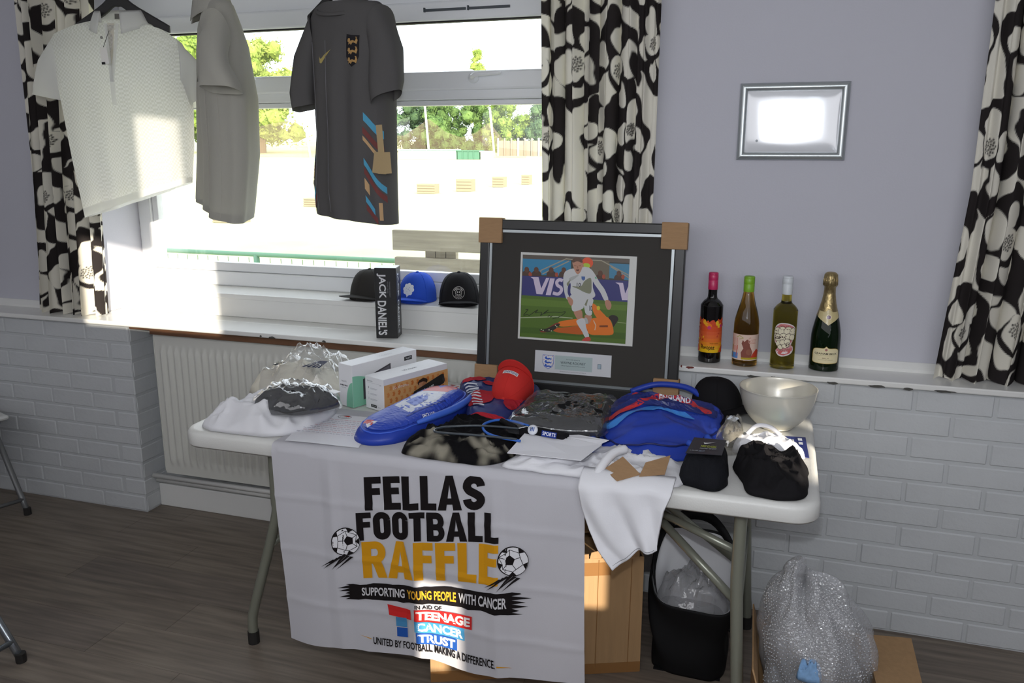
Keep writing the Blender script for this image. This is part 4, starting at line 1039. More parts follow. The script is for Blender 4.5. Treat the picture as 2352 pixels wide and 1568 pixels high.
bord = lambda R, h: [(0.0, 0.004), (R*0.6, 0.002), (R-0.003, 0.001), (R, 0.006), (R, 0.05), (R, 0.12), (R, h*0.615), (R*0.97, h*0.645), (R*0.75, h*0.685), (R*0.48, h*0.715), (R*0.41, h*0.75), (R*0.40, h*0.8), (R*0.385, h*0.9), (R*0.385, h*0.99), (R*0.3, h), (0, h)]
def p1(P):
    w = 0.052
    pts = [(-w, .036), (w, .036)]
    for k in range(13): pts.append((w-2*w*k/12, .146+(0.006 if k % 2 else -0.004)+0.006*math.cos(k*0.52)))
    P.poly(pts, '#d8552c')
    for k in range(6): P.rect(-w, .036+k*.012, w, .048+k*.012, ('#e9bb1c', '#e9a524', '#e88b2a', '#e5752e', '#e06a35', '#dc6035')[k])
    rg = random.Random(4)
    for k in range(12):
        x = -0.046+k*0.0085; P.disc(x, .135+rg.uniform(-.01, .01), .009, rg.choice(('#ea7d22', '#f0a92c', '#cf4a2c', '#f2c033')), ry=.006, rot=rg.uniform(0, 3), n=9)
    for k in range(16): P.disc(rg.choice((-1, -1, 1))*rg.uniform(.018, .05), rg.uniform(.06, .135), .004, rg.choice(('#b8331f', '#f0b02c', '#c9482e', '#8c2a20')), ry=.0028, rot=rg.uniform(0, 3), n=8)
    P.disc(-0.004, .122, .006, '#cf3a72'); P.disc(.036, .128, .005, '#cf3a72')
    P.poly([(-w, .036), (-.04, .038), (-.036, .046), (-.042, .058), (-w, .062)], '#d04a22'); P.poly([(w, .036), (.03, .037), (.036, .05), (.045, .058), (w, .062)], '#d04a22')
    P.text('Rwopaz', -.028, .043, .016, .062, '#2a1a10', 0.01)
    P.text('WINERY RESERVE', .0, .066, .028, .070, '#8a3a18')
bottle('dark wine bottle with pink cap and orange flower label', 0.409, 0.068, bord(0.0372, 0.302), G_DARK, mat('pink_cap', '#c22d5f', 0.35), 0.246, 0.0372, p1)
burg = [(0, .004), (.025, .002), (.0385, .001), (.0408, .006), (.0408, .06), (.0408, .125), (.039, .15), (.0325, .18), (.0235, .212), (.0178, .238), (.0155, .255), (.0148, .285), (.0148, .293), (.0115, .296), (0, .296)]
def p2(P):
    w = .06; P.rect(-w, .022, w, .108, '#e2c6b6')
    P.poly([(-.012, .03), (.02, .03), (.024, .05), (.014, .07), (.012, .088), (.004, .093), (-.004, .084), (-.009, .09), (-.013, .078), (-.006, .062), (-.014, .048)], '#8a5145')
    P.poly([(.018, .03), (.05, .03), (.052, .052), (.04, .06), (.026, .046)], '#c5432f'); P.rect(-.012, .024, .05, .031, '#b5a02c'); P.disc(.012, .05, .01, '#96604f', n=18)
    P.rect(-w, .026, -.024, .045, '#5c8fd0'); P.disc(-.036, .06, .012, '#e0a59a', ry=.009); P.line([(-.05, .03), (-.046, .07)], .004, '#a98a35'); P.line([(-.03, .034), (-.026, .07)], .0025, '#c8604e')
    P.line([(-.03, .098), (-.02, .104), (-.008, .097), (-.02, .092)], .002, '#b7b065'); P.text('Gazz', .008, .078, .034, .1, '#d2a08f'); P.rect(-w, .022, w, .0235, '#f1e4dc')
    for q in (-.05, -.04, -.03): P.rect(q, .07, q+.004, .095, '#dfa79c')
bottle('amber wine bottle with green cap and pink picture label', 0.525, 0.060, burg, G_AMB, mat('green_cap', '#7fb02a', 0.4), 0.246, 0.0408, p2)
def p3(P):
    ol = smooth_poly([(-.034, .136), (-.02, .152), (.0, .155), (.02, .150), (.036, .138), (.037, .12), (.03, .10), (.022, .082), (.03, .076), (.031, .062), (.018, .05), (-.006, .044), (-.02, .05), (-.026, .063), (-.018, .072), (-.03, .088), (-.036, .11)], 3)
    P.poly(ol, '#e9dfe0'); cx_, cz_ = 0, .108
    P.poly([(cx_+(a-cx_)*.93, cz_+(b-cz_)*.93) for a, b in ol], '#cf7f7e')
    for (x, z, a, b) in ((-.024, .122, .012, .017), (-.008, .124, .013, .019), (.01, .126, .013, .017), (.026, .124, .01, .015), (-.02, .105, .012, .012), (-.004, .108, .011, .013), (.012, .110, .01, .01), (.025, .108, .009, .01), (-.017, .086, .009, .009), (-.004, .091, .009, .009), (.009, .094, .009, .009), (-.011, .075, .008, .007), (.002, .079, .008, .007), (.011, .083, .006, .007)):
        P.disc(x, z, a+.0013, '#3a2422', ry=b+.0013, n=18); P.disc(x, z, a, '#e8e0c4', ry=b, n=18)
    P.poly([(-.016, .052), (.0, .048), (.02, .056), (.024, .068), (.004, .062), (-.015, .062)], '#cf6a68'); P.poly([(-.008, .0535), (.006, .053), (.014, .058), (.011, .062), (-.003, .0595)], '#e9dfe0'); P.text('POPCORN', -.012, .064, .018, .068, '#6b3432', rot=0.2)
    P.text('cheers', -.016, .143, .016, .149, '#a03c3c')
bottle('olive wine bottle with white cap and cloud-shaped sticker', 0.645, 0.058, bord(0.0385, 0.302), G_OLI, mat('white_cap', '#d5dadd', 0.4), 0.244, 0.0385, p3)
champ = [(0, .004), (.03, .002), (.043, .001), (.0462, .007), (.0462, .05), (.0462, .10), (.0445, .125), (.038, .16), (.029, .195), (.0215, .225), (.0178, .25), (.016, .27), (.016, .28), (.017, .283), (.017, .29), (.0155, .3), (0, .302)]
def p4(P):
    lab = smooth_poly([(-.042, .03), (-.02, .027), (.02, .027), (.042, .03), (.0445, .045), (.043, .07), (.03, .077), (.008, .078), (0, .084), (-.008, .078), (-.03, .077), (-.043, .07), (-.0445, .045)], 4)
    P.poly(lab, '#c9a95a'); P.poly([(a*.965, .053+(b-.053)*.95) for a, b in lab], '#e9ddb4')
    P.text('GRAHAM BECK', -.036, .057, .036, .063, '#3b332c', 0.02); P.rect(-.03, .0535, .03, .0541, '#8f8266'); P.text('BRUT', -.01, .043, .01, .0465, '#7d5b45'); P.text('METHODE CAP CLASSIQUE', -.022, .038, .022, .0405, '#9d8f70'); P.disc(0, .073, .004, '#b07a72')
bt = bottle('green sparkling-wine bottle with gold foil neck and cream label', 0.775, 0.078, champ, G_GRN, mat('gold_foil', '#a8956a', 0.3, metal=0.85, bump=0.5, bump_scale=120), 0.2, 0.0462, p4, 'foil_capsule',
            extra=[(.0345, .178), (.029, .197), (.0222, .225), (.0185, .25), (.0175, .272), (.0205, .274), (.0215, .285), (.0205, .305), (.018, .315), (.012, .319), (0, .3195)])
def rneck(v): return interp([(.15, .0405), (.16, .0385), (.18, .0345), (.197, .0297), (.225, .0232)], v)[0]
P = Print(); P.poly([(-.036, .176), (-.02, .166), (-.008, .158), (0, .152), (.008, .158), (.02, .166), (.036, .176), (.032, .196), (.012, .194), (0, .202), (-.012, .194), (-.032, .196)], '#cdbd8c'); P.disc(0, .178, .0085, '#e6d9b0'); P.disc(0, .178, .006, '#7d5b78')
P.build('neck_label', lambda u, v, l: Vector(((rneck(v)+l+.0006)*math.cos(-PI/2+.05+u/rneck(v)), (rneck(v)+l+.0006)*math.sin(-PI/2+.05+u/rneck(v)), v)), GLOSSPRINT, bt, maxlen=0.006)
fo = MB()
for k in range(16):
    a = 2*PI*k/16; fo.tube([(.0215*math.cos(a), .0215*math.sin(a), .277), (.0218*math.cos(a+.08), .0218*math.sin(a+.08), .292), (.019*math.cos(a), .019*math.sin(a), .312)], .0012, 5)
fo.build('foil_crimps', MATS['gold_foil'], bt, smooth=True)

# ------------------------------------------------------------------ tall black whisky gift box
jb = thing('whisky_box', 'tall black whisky gift box with white lettering on the ledge', 'box', (-0.797, 0.079, 0.8652), math.radians(14))
jw, jd, jh = 0.0415, 0.040, 0.268
M_BLKCARD = mat('black_card', '#1d1d1e', 0.4, spec=0.5)
MB().box((-jw, -jd, 0), (jw, jd, jh)).build('carton', M_BLKCARD, jb, bevel=0.0015)
MB().box((-jw+.001, -jd+.001, jh), (jw-.001, jd-.001, jh+.0008)).build('lid_flap', mat('black_card_skylit', '#26282a', 0.22, spec=0.7), jb)  # lid in a paler, glossier copy of the card, imitating sky light
P = Print(); P.text("JACK", .020, .004, .115, .038, '#d9d9db', 0.025); P.text("DANIEL'S", .124, .004, .256, .038, '#d9d9db', 0.025)
P.text('OLD NO. 7 BRAND', .05, .043, .095, .0465, '#8f8f92'); P.text('TENNESSEE WHISKEY', .05, .0505, .11, .054, '#8f8f92')
P.build('front_lettering', lambda a, b, l: Vector((b-.036+.0, -jd-l, jh-a)), GLOSSPRINT, jb)
P = Print(); P.text("JACK", .018, -.012, .115, .014, '#e6e9ee', 0.02); P.text("DANIEL'S", .125, -.012, .252, .014, '#e6e9ee', 0.02)
P.build('side_lettering', lambda a, b, l: Vector((jw+l, b-.012, jh-a)), GLOSSPRINT, jb)

# ------------------------------------------------------------------ baseball caps
class Cap:
    def __init__(s, label, loc, face, mats, sc=1.0, tall=0.118, rot=None, group='caps on the window sill', name='baseball_cap', brim=0.068):
        s.t = thing(name, label, 'cap', loc, face, group); s.rx, s.ry, s.h = 0.077*sc, 0.088*sc, tall*sc; s.sc = sc
        if rot: s.t.rotation_euler = rot
        mb = MB(); mb.grid(lambda u, v: s.pt(2*PI*u, v), 60, 20, wrap=True); mb.v.append((0, 0.004, s.h)); 
        k = len(mb.v)-1
        for i in range(60): mb.f.append((19*60+i, 19*60+(i+1) % 60, k)); mb.c.append(None); mb.m.append(0)
        s.crown = mb.build('crown', mats[0], s.t, smooth=True)
        for k in range(6):
            a = PI/6+k*PI/3; MB().tube([s.pt(a, j/9, .0004) for j in range(10)], 0.0009, 5).build('seam', mats[0], s.crown)
        MB().lathe([(0, .006), (.006, .004), (.0075, 0)], 12, cen=(0, .004, s.h)).build('button', mats[1], s.t, smooth=True)
        bm_ = MB(); w = 1.12
        def bf(u, v, dz=0.0):
            a = lerp(-w, w, u); r0 = Vector(s.pt(-PI/2+a, 0.03)); out = Vector((math.sin(a)*0.35, -1, 0)).normalized()
            ext = brim*sc*math.cos(a*0.98/w*PI/2*0.92)**0.55 if abs(a) < w else 0
            p = r0+out*ext*v; p.z = 0.006*sc+0.026*sc*(1-(abs(a)/w)**2)*(0.7+0.3*v)-0.006*v*(1-abs(a)/w)+dz; return p
        bm_.grid(lambda u, v: bf(u, v), 32, 10); bm_.build('brim', mats[1], s.t, smooth=True, solid=0.003)
        s.bf = bf
        MB().tube([s.pt(2*PI*k/40, 0.012, .0005) for k in range(40)], 0.0015, 5, closed=True).build('band', mats[0], s.t)
    def pt(s, a, v, lift=0.0):
        f = max(0, -math.sin(a)); e = v*PI/2
        r = math.cos(e)**(0.62+0.12*f) if v < 1 else 0
        z = s.h*math.sin(e)**0.95
        return Vector(((s.rx*r+lift)*math.cos(a), (s.ry*r+lift)*math.sin(a)+0.004*math.sin(e), z))
    def front(s, u, z, lift):
        v = 2/PI*math.asin(max(0, min(0.98, (z/s.h)))**(1/0.95)); e = v*PI/2; r = s.rx*math.cos(e)**0.7
        return s.pt(-PI/2+u/max(r, 0.03), v, lift+0.0006)
M_CAPK = mat('black_cap_cotton', '#1f1e20', 0.85, spec=0.15, bump=0.1, bump_scale=700); M_CAPB = mat('blue_cap_cotton', '#2f55c4', 0.8, spec=0.15, bump=0.1, bump_scale=700)
M_CAPG = mat('charcoal_cap_mesh', '#3a3836', 0.9, spec=0.1); M_CAPR = mat('red_cap_cotton', '#c6332f', 0.85, spec=0.15, bump=0.1, bump_scale=600)
Cap('charcoal cap half hidden behind the whisky box', (-0.985, 0.292, 0.968), math.radians(-12), [M_CAPG, M_CAPG])
cb = Cap('bright blue cap with a white clover on the front', (-0.775, 0.300, 0.968), math.radians(-4), [M_CAPB, M_CAPB], sc=0.96)
P = Print()
for a in (0.3, 1.87, 3.44, 5.01):
    for s2 in (0.36, -0.36): P.disc(.0165*math.cos(a+s2), .056+.0165*math.sin(a+s2), .0082, '#eef2f6', n=16)
[P.disc(.008*math.cos(a), .056+.008*math.sin(a), .006, '#eef2f6', n=10) for a in (0.3, 1.87, 3.44, 5.01)]; P.poly([(-.002, .058), (.002, .058), (.0, .028), (-.004, .026)], '#eef2f6'); P.build('clover_patch', cb.front, FABPRINT, cb.t, maxlen=0.006)
ck = Cap('black cap with a round Feeling Lucky patch beside the frame', (-0.590, 0.292, 0.968), math.radians(20), [M_CAPK, M_CAPK], sc=1.04)
P = Print(); P.disc(0, .056, .0235, '#c9c7c4', n=36); P.disc(0, .056, .0222, '#1f1e20', n=36); P.disc(0, .056, .0125, '#c9c7c4', n=30); P.disc(0, .056, .0112, '#1f1e20', n=30)
P.disc(-.0042, .059, .0026, '#c9c7c4'); P.disc(.0042, .059, .0026, '#c9c7c4'); P.line([(.007*math.cos(t), .0555+.007*math.sin(t)) for t in np.linspace(PI*1.1, PI*1.9, 10)], .0016, '#c9c7c4')
for wrd, up in (('FEELING', 1), ('LUCKY', -1)):
    for k, chh in enumerate(wrd):
        a = (PI/2-(k-(len(wrd)-1)/2)*0.33) if up == 1 else (-PI/2+(k-(len(wrd)-1)/2)*0.36); cx_, cz_ = .0172*math.cos(a), .056+.0172*math.sin(a); w_ = .0008 if chh == 'I' else .0022
        P.text(chh, cx_-w_, cz_-.003, cx_+w_, cz_+.003, '#c9c7c4', 0.02, rot=(a-PI/2) if up == 1 else (a+PI/2))
P.build('round_patch', ck.front, FABPRINT, ck.t, maxlen=0.006)

# ------------------------------------------------------------------ framed football photo leaning on the ledge
fr = thing('framed_photo', 'black framed signed football photograph leaning against the ledge', 'picture', (-0.03, -0.085, 0.7435))
fr.rotation_euler = (-math.atan(0.115), 0, math.radians(0.3))
FW, FH, mo = 0.3525, 0.592, 0.035
M_FBLK = mat('black_frame_wood', '#151515', 0.35, spec=0.5); M_SLIP = mat('silver_slip', '#9aa0a2', 0.3, metal=0.7); M_MOUNT = mat('charcoal_mount_board', '#34312d', 0.8)
for (a, b) in (((-FW, 0, 0), (FW, .03, mo)), ((-FW, 0, FH-mo), (FW, .03, FH)), ((-FW, 0, mo), (-FW+mo, .03, FH-mo)), ((FW-mo, 0, mo), (FW, .03, FH-mo))):
    MB().box(a, b).build('moulding', M_FBLK, fr, bevel=0.004)
s1 = mo+0.009
for (a, b) in (((-FW+mo, .004, mo), (FW-mo, .02, s1)), ((-FW+mo, .004, FH-s1), (FW-mo, .02, FH-mo)), ((-FW+mo, .004, s1), (-FW+s1, .02, FH-s1)), ((FW-s1, .004, s1), (FW-mo, .02, FH-s1))):
    MB().box(a, b).build('silver_slip', M_SLIP, fr)
MB().box((-FW+s1, .010, s1), (FW-s1, .025, FH-s1)).build('mount_board', M_MOUNT, fr)
M_KRAFT = mat('kraft_cardboard', '#a5835f', 0.85, noise_amt=0.06, noise_scale=25, bump=0.15, bump_scale=90, aniso=(1, 1, 6))
for sx in (-1, 1):
    for z0, z1 in ((-0.004, 0.084), (FH-0.082, FH+0.005)):
        x0, x1 = (-FW-.005, -FW+.08) if sx < 0 else (FW-.08, FW+.005)
        MB().box((x0, -.005, max(z0, 0)), (x1, .034, z1)).build('corner_protector', M_KRAFT, fr, bevel=0.003)
# the photograph itself, as flat print
UL, UR, VB, VT = -0.205, 0.196, 0.183, 0.482
MB().box((UL, .0085, VB), (UR, .011, VT)).build('photo_mat', mat('white_mat', '#cfcfca', 0.6), fr)
PL, PR, PB, PT = UL+.007, UR-.024, VB+.007, VT-.008
cs = [(178, 135), (1785, 178), (1700, 1470), (85, 1380)]
def homog():
    A = []; Bv = []
    for (x, y), (u, v) in zip(cs, ((0, 1), (1, 1), (1, 0), (0, 0))):
        A += [[x, y, 1, 0, 0, 0, -u*x, -u*y], [0, 0, 0, x, y, 1, -v*x, -v*y]]; Bv += [u, v]
    return np.linalg.solve(np.array(A, float), np.array(Bv, float))
hh = homog()
def c2p(x, y):
    w = hh[6]*x+hh[7]*y+1; u = (hh[0]*x+hh[1]*y+hh[2])/w; v = (hh[3]*x+hh[4]*y+hh[5])/w
    return (lerp(PL, PR, min(1, max(0, u))), lerp(PB, PT, min(1, max(0, v))))
P = Print()
def pp(c, *pts): P.poly([c2p(*q) for q in pts], c)
def blob(c, *pts, n=4): P.poly([c2p(*q) for q in smooth_poly(pts, n)], c)
def ell(c, x, y, a, b): P.poly([c2p(x+a*math.cos(t), y+b*math.sin(t)) for t in np.linspace(0, 2*PI, 22)[:-1]], c)
P.rect(PL, PB, PR, PT, '#3a3f3a')
pp('#2f7fa6', (175, 190), (900, 200), (900, 440), (170, 440)); pp('#5a5148', (178, 135), (1785, 178), (1785, 240), (178, 195)); pp('#3f7f9f', (1480, 250), (1780, 260), (1770, 500), (1470, 470)); pp('#6a6150', (1200, 200), (1480, 215), (1470, 490), (1190, 480))
for ln in (((440, 370), (830, 190)), ((470, 420), (870, 225)), ((830, 190), (930, 200)), ((1220, 205), (1360, 210)), ((1360, 210), (1760, 420)), ((1500, 300), (1770, 460)), ((440, 370), (440, 440))): P.line([c2p(*ln[0]), c2p(*ln[1])], .0035, '#9a927e')
for x in (230, 375, 600, 790, 1340, 1620): ell('#4a3428', x, 430 if x < 900 else 470, 75, 60); ell('#5c3b2a', x, 360 if x < 900 else 400, 36, 42)
for x in (280, 680, 1390, 1680): ell('#a0482f', x, 430 if x < 900 else 450, 26, 34)
ell('#d9542f', 1150, 245, 85, 80); ell('#a8c23a', 1130, 290, 60, 40)
pp('#34356f', (160, 450), (800, 470), (1770, 510), (1745, 830), (1240, 800), (140, 745))
vis = '#c9bcd0'
pp(vis, (285, 470), (405, 470), (440, 640), (520, 480), (570, 480), (455, 730), (365, 725), (325, 500)); pp(vis, (580, 485), (650, 488), (580, 742), (505, 738))
strip(P, [c2p(*q) for q in smooth_line([(770, 520), (720, 505), (680, 540), (690, 590), (740, 625), (740, 680), (690, 722), (615, 705)], 4)], .011, vis)
pp(vis, (1565, 535), (1680, 540), (1710, 700), (1765, 590), (1755, 800), (1660, 800), (1620, 570))
pp('#4f6b22', (140, 745), (1240, 800), (1745, 828), (1700, 1470), (85, 1380)); pp('#5d7a2b', (130, 790), (1740, 880), (1735, 960), (120, 900)); pp('#43601d', (100, 1230), (1712, 1300), (1705, 1400), (92, 1320))
P.line([c2p(110, 1090), c2p(650, 1066), c2p(900, 1085)], .003, '#aab392'); P.line([c2p(1590, 1140), c2p(1725, 1150)], .002, '#93a070')
og, od = '#dd7420', '#b9591a'
blob(og, (1100, 1130), (1230, 1080), (1420, 1060), (1480, 1110), (1520, 1240), (1500, 1330), (1300, 1340), (1170, 1330), (1100, 1250)); blob(og, (1200, 870), (1250, 870), (1330, 960), (1430, 1080), (1330, 1110), (1270, 1070), (1220, 980)); blob(og, (690, 1150), (800, 1120), (960, 1095), (1080, 1080), (1120, 1200), (960, 1200), (720, 1215)); blob(od, (610, 1250), (800, 1225), (1000, 1205), (1130, 1260), (1060, 1330), (860, 1325), (640, 1300))
blob('#2a211d', (1450, 1070), (1500, 1030), (1570, 1040), (1600, 1090), (1560, 1160), (1520, 1210), (1500, 1130)); ell('#c9b92a', 1300, 925, 26, 34); P.line([c2p(1225, 1120), c2p(1255, 1190), c2p(1240, 1260)], .003, '#d8b99a'); pp('#7a3d18', (1310, 1190), (1440, 1185), (1440, 1215), (1310, 1218))
blob('#8a2f26', (400, 1300), (520, 1240), (660, 1160), (700, 1190), (660, 1240), (560, 1270), (500, 1305)); blob('#2b2c22', (390, 1270), (500, 1250), (690, 1170), (690, 1210), (560, 1300), (430, 1290)); 
for x, y in ((420, 1265), (450, 1280), (540, 1270), (575, 1285), (640, 1200), (660, 1220)): ell('#c3c8a0', x, y, 9, 9)
wh, ws_, dt = '#c3c4c4', '#a9aba8', '#7d7f68'; sk, sk2 = '#b3826a', '#94654f'
blob(sk, (1090, 1040), (1190, 1040), (1190, 1100), (1150, 1170), (1110, 1150)); blob(ws_, (1080, 1090), (1120, 1080), (1140, 1150), (1100, 1170))
blob(sk, (925, 980), (1040, 960), (1055, 1080), (1010, 1125), (970, 1090)); blob(wh, (965, 1120), (1080, 1090), (1110, 1230), (1150, 1360), (1090, 1375), (1040, 1280), (990, 1200)); blob('#c0473d', (1040, 1430), (1090, 1380), (1160, 1375), (1165, 1430))
blob(wh, (880, 740), (1000, 750), (1215, 780), (1205, 900), (1195, 1030), (1110, 1020), (1080, 900), (1060, 940), (915, 980), (890, 860)); pp(dt, (1090, 880), (1130, 800), (1150, 790), (1120, 900))
blob(wh, (800, 400), (900, 340), (1000, 330), (1110, 305), (1200, 350), (1225, 480), (1225, 620), (1255, 745), (1130, 790), (900, 735), (890, 580), (870, 520)); blob(wh, (790, 420), (860, 380), (890, 520), (850, 600), (840, 700), (865, 770), (820, 795), (780, 620)); blob(wh, (1150, 320), (1230, 370), (1330, 540), (1400, 640), (1455, 790), (1400, 815), (1330, 680), (1230, 530))
blob(dt, (1100, 520), (1190, 470), (1205, 560), (1190, 700), (1100, 690), (1000, 640), (910, 600), (1040, 600)); blob(ws_, (870, 480), (990, 430), (1010, 440), (900, 520)); blob(dt, (830, 560), (890, 500), (880, 530), (850, 600))
blob(sk, (830, 775), (880, 770), (920, 820), (900, 895), (860, 870)); blob(sk, (1400, 820), (1465, 805), (1500, 870), (1480, 940), (1430, 935))
ell('#5a3f30', 998, 225, 78, 58); blob(sk, (925, 230), (1000, 225), (1075, 235), (1070, 320), (1030, 400), (990, 415), (950, 350)); blob('#5a3f30', (920, 225), (960, 178), (1040, 178), (1080, 230), (1060, 245), (1000, 225), (940, 245)); 
pp(sk2, (945, 285), (985, 290), (985, 300), (948, 296)); pp(sk2, (1015, 288), (1052, 284), (1052, 296), (1016, 300)); pp('#5b3229', (975, 350), (1025, 345), (1015, 368), (985, 370)); pp(sk2, (995, 295), (1006, 295), (1012, 330), (992, 332)); ell(sk, 1082, 290, 12, 26)
P.text('10', *c2p(980, 605), *c2p(1045, 548), '#3a3f44', 0.02); P.text('10', *c2p(1160, 970), *c2p(1210, 890), '#3a3f44', 0.02); pp('#3f5f9a', (1055, 450), (1110, 452), (1108, 495), (1080, 515), (1057, 490)); pp('#4fa57a', (1255, 450), (1290, 470), (1270, 490))
sig = smooth_line([(195, 965), (230, 965), (190, 1010), (160, 1050), (220, 1040), (250, 1050), (320, 1000), (380, 965), (340, 1010), (400, 1000), (440, 1010), (420, 1050), (540, 965), (470, 1015), (560, 1000), (650, 995), (720, 1000), (800, 990), (720, 1060), (600, 1100)], 4)
P.line([c2p(*q) for q in sig], .0018, '#20241a'); P.line([c2p(*q) for q in ((530, 1070), (550, 1045), (575, 1075), (600, 1050))], .0018, '#20241a')
P.build('photo_print', lambda x, z, l: (x, .0085-l, z), mat('photo_ink', attr='Col', rough=0.35, spec=0.4), fr, step=0.00003, lift=0.0003)
# plaque
QL, QR, QB, QT = -0.140, 0.128, 0.072, 0.147
MB().box((QL, .0088, QB), (QR, .011, QT)).build('plaque', mat('white_plaque', '#c9cace', 0.5), fr)
P = Print(); P.rect(-.068, QB+.013, .063, QT-.013, '#a9b8b8')
P.text('Personally signed by', -.028, .119, .02, .124, '#4a5052'); P.text('WAYNE ROONEY', -.048, .106, .04, .1145, '#3c4244', 0.005); P.text('Official England Licensed Memorabilia', -.046, .097, .038, .102, '#4a5052'); P.text('Officially licensed and manufactured by Icons Shop Ltd', -.05, .077, .042, .081, '#5a5f62')
P.poly([(-.112, .133), (-.072, .133), (-.072, .105), (-.078, .092), (-.092, .084), (-.106, .092), (-.112, .105)], '#4a66b5'); P.poly([(-.1105, .1315), (-.0735, .1315), (-.0735, .1055), (-.079, .0935), (-.092, .086), (-.105, .0935), (-.1105, .1055)], '#d2d3d8')
for k in range(3):
    z = .122-k*.013; P.poly([(-.106, z), (-.1, z+.005), (-.096, z), (-.088, z+.001), (-.081, z-.001), (-.078, z+.005), (-.081, z-.005), (-.088, z-.0035), (-.094, z-.005), (-.1, z-.004)], '#3c5db5'); P.disc(-.1, z+.003, .003, '#3c5db5')
    for x in (-.107, -.092, -.077): P.disc(x, z+.0075, .0013, '#c0573a')
P.rect(.082, .098, .094, .115, '#6f7d88'); P.rect(.0835, .0995, .0925, .1135, '#9fb0bb')
P.build('plaque_print', lambda x, z, l: (x, .0088-l, z), PRINT, fr)

# ------------------------------------------------------------------ things on the table
T0 = TZ+0.0022
CLEAR = film('clear_polythene', '#f2f6fb', 0.94, 0.07, bump=0.2, bump_scale=45, edge=0.5, haze=0.05)
CLEAR2 = film('thin_clear_wrap', '#e6eaf0', 0.92, 0.08, bump=0.2, bump_scale=40, edge=0.35, haze=0.04)
M_WCOT = mat('white_cotton', '#eeeef2', 0.9, spec=0.1, trans=0.1, bump=0.1, bump_scale=300)
M_CREAM = mat('cream_cotton', '#d8d3c4', 0.9, spec=0.1)
M_BCOT = mat('black_cotton', '#1c1b1d', 0.9, spec=0.12, bump=0.12, bump_scale=350)
M_NAVY = mat('navy_nylon', '#23306e', 0.5, spec=0.35, bump=0.1, bump_scale=500)
M_BLUE = mat('royal_blue_nylon', '#2540a8', 0.42, spec=0.4, bump=0.08, bump_scale=400)
M_RED = MATS['red_cap_cotton']
M_WCARD = mat('white_carton_card', '#e8e8ea', 0.45, spec=0.4)
M_PAPER = mat('white_paper', '#e9e9ee', 0.8, spec=0.2)
def lay(sz, off=0.0028): return lambda x, y, l: (x, y, sz(x, y)+off+l)

# white T-shirt bundle with a black item in clear plastic on it, at the window end
o = heap('folded_tshirt', [(-1.035, -.715), (-.985, -.770), (-.88, -.778), (-.76, -.762), (-.70, -.68), (-.69, -.56), (-.74, -.47), (-.93, -.45), (-1.0, -.54)], 0.068, M_WCOT, z0=T0, folds=0.024, ff=9, seed=1.3, rings=34, n=14, prof=1.2)
tag(o, 'crumpled white T-shirt at the left corner of the table', 'shirt')
bp_ = thing('wrapped_garment', 'black garment in crinkled clear plastic lying on the white T-shirt', 'garment')
pts = [(-.91, -.665), (-.84, -.715), (-.73, -.715), (-.665, -.655), (-.635, -.58), (-.70, -.52), (-.82, -.52), (-.89, -.575)]
heap('black_garment', [(x*0.94-.046, y*.94-.037) for x, y in pts], 0.055, M_BCOT, bp_, z0=T0+.052, folds=0.012, ff=16, seed=4, n=7, prof=1.4)
heap('clear_wrapper', pts, 0.068, CLEAR, bp_, z0=T0+.050, folds=0.014, ff=20, seed=7, n=8, rings=18, prof=1.4)
MB().box((-.668, -.612, T0+.103), (-.632, -.590, T0+.1045), rot=Matrix.Rotation(-0.4, 3, 'Z')).build('sticker', mat('white_sticker', '#f4f4f2', 0.5), bp_)
pb = thing('clear_bag', 'clear plastic bag of cream clothing with navy stripes behind the white T-shirt', 'bag')
pts = [(-1.085, -.40), (-.98, -.44), (-.86, -.43), (-.765, -.40), (-.745, -.29), (-.79, -.20), (-.93, -.17), (-1.05, -.22), (-1.10, -.31)]
heap('cream_clothing', [(-1.095, -.40), (-.95, -.42), (-.79, -.39), (-.775, -.28), (-.82, -.215), (-.93, -.20), (-1.03, -.25), (-1.10, -.33)], 0.085, M_CREAM, pb, z0=T0, folds=0.02, ff=10, seed=2, n=7, prof=1.2)
hz = heap('clear_plastic', [(x*.98-.006, y) for x, y in pts], 0.135, CLEAR, pb, z0=T0+.002, folds=0.034, ff=13, seed=9, n=9, rings=22, prof=0.9)
P = Print()
for k in range(3): P.poly([(-.895+k*.018, -.39), (-.885+k*.018, -.39), (-.868+k*.006, -.30), (-.876+k*.006, -.30)], '#2b3350'); P.poly([(-.835-k*.012, -.39), (-.827-k*.012, -.39), (-.845-k*.004, -.30), (-.851-k*.004, -.30)], '#2b3350')
P.poly([(-1.0, -.40), (-.985, -.405), (-.975, -.37), (-.985, -.35)], '#2a2a2c')
stuff(P.build('stripe_print', lay(lambda x, y: T0+.106), FABPRINT, pb))

# upright tablet box and speaker box
def carton(name, label, A, B, length, h, cat='box'):
    A, B = Vector(A), Vector(B); ax = (B-A); w = ax.length; ang = math.atan2(ax.y, ax.x)
    t = thing(name, label, cat, (A.x, A.y, T0), ang)
    MB().box((0, 0, 0), (w, length, h)).build('carton', M_WCARD, t, bevel=0.0012)
    return t, w
tb1, tw = carton('tablet_box', 'white tablet box with a mint green curve standing behind the speaker box', (-.738, -.418, 0), (-.676, -.441, 0), 0.295, 0.142)
P = Print()       # face towards the camera's right
P.poly([(0, 0)]+[(.125*math.cos(t)+.0, .105*math.sin(t)+.0) for t in np.linspace(0, PI/2, 16)], '#86c3a6')
P.poly([(.045, .018), (.17, .045), (.17, .118), (.045, .088)], '#4c4a4e'); P.poly([(.052, .026), (.165, .052), (.165, .112), (.052, .082)], '#6a6870')
for k in range(4): P.rect(.12+.009*(k % 2), .070+.009*(k//2), .127+.009*(k % 2), .077+.009*(k//2), '#5560c0')
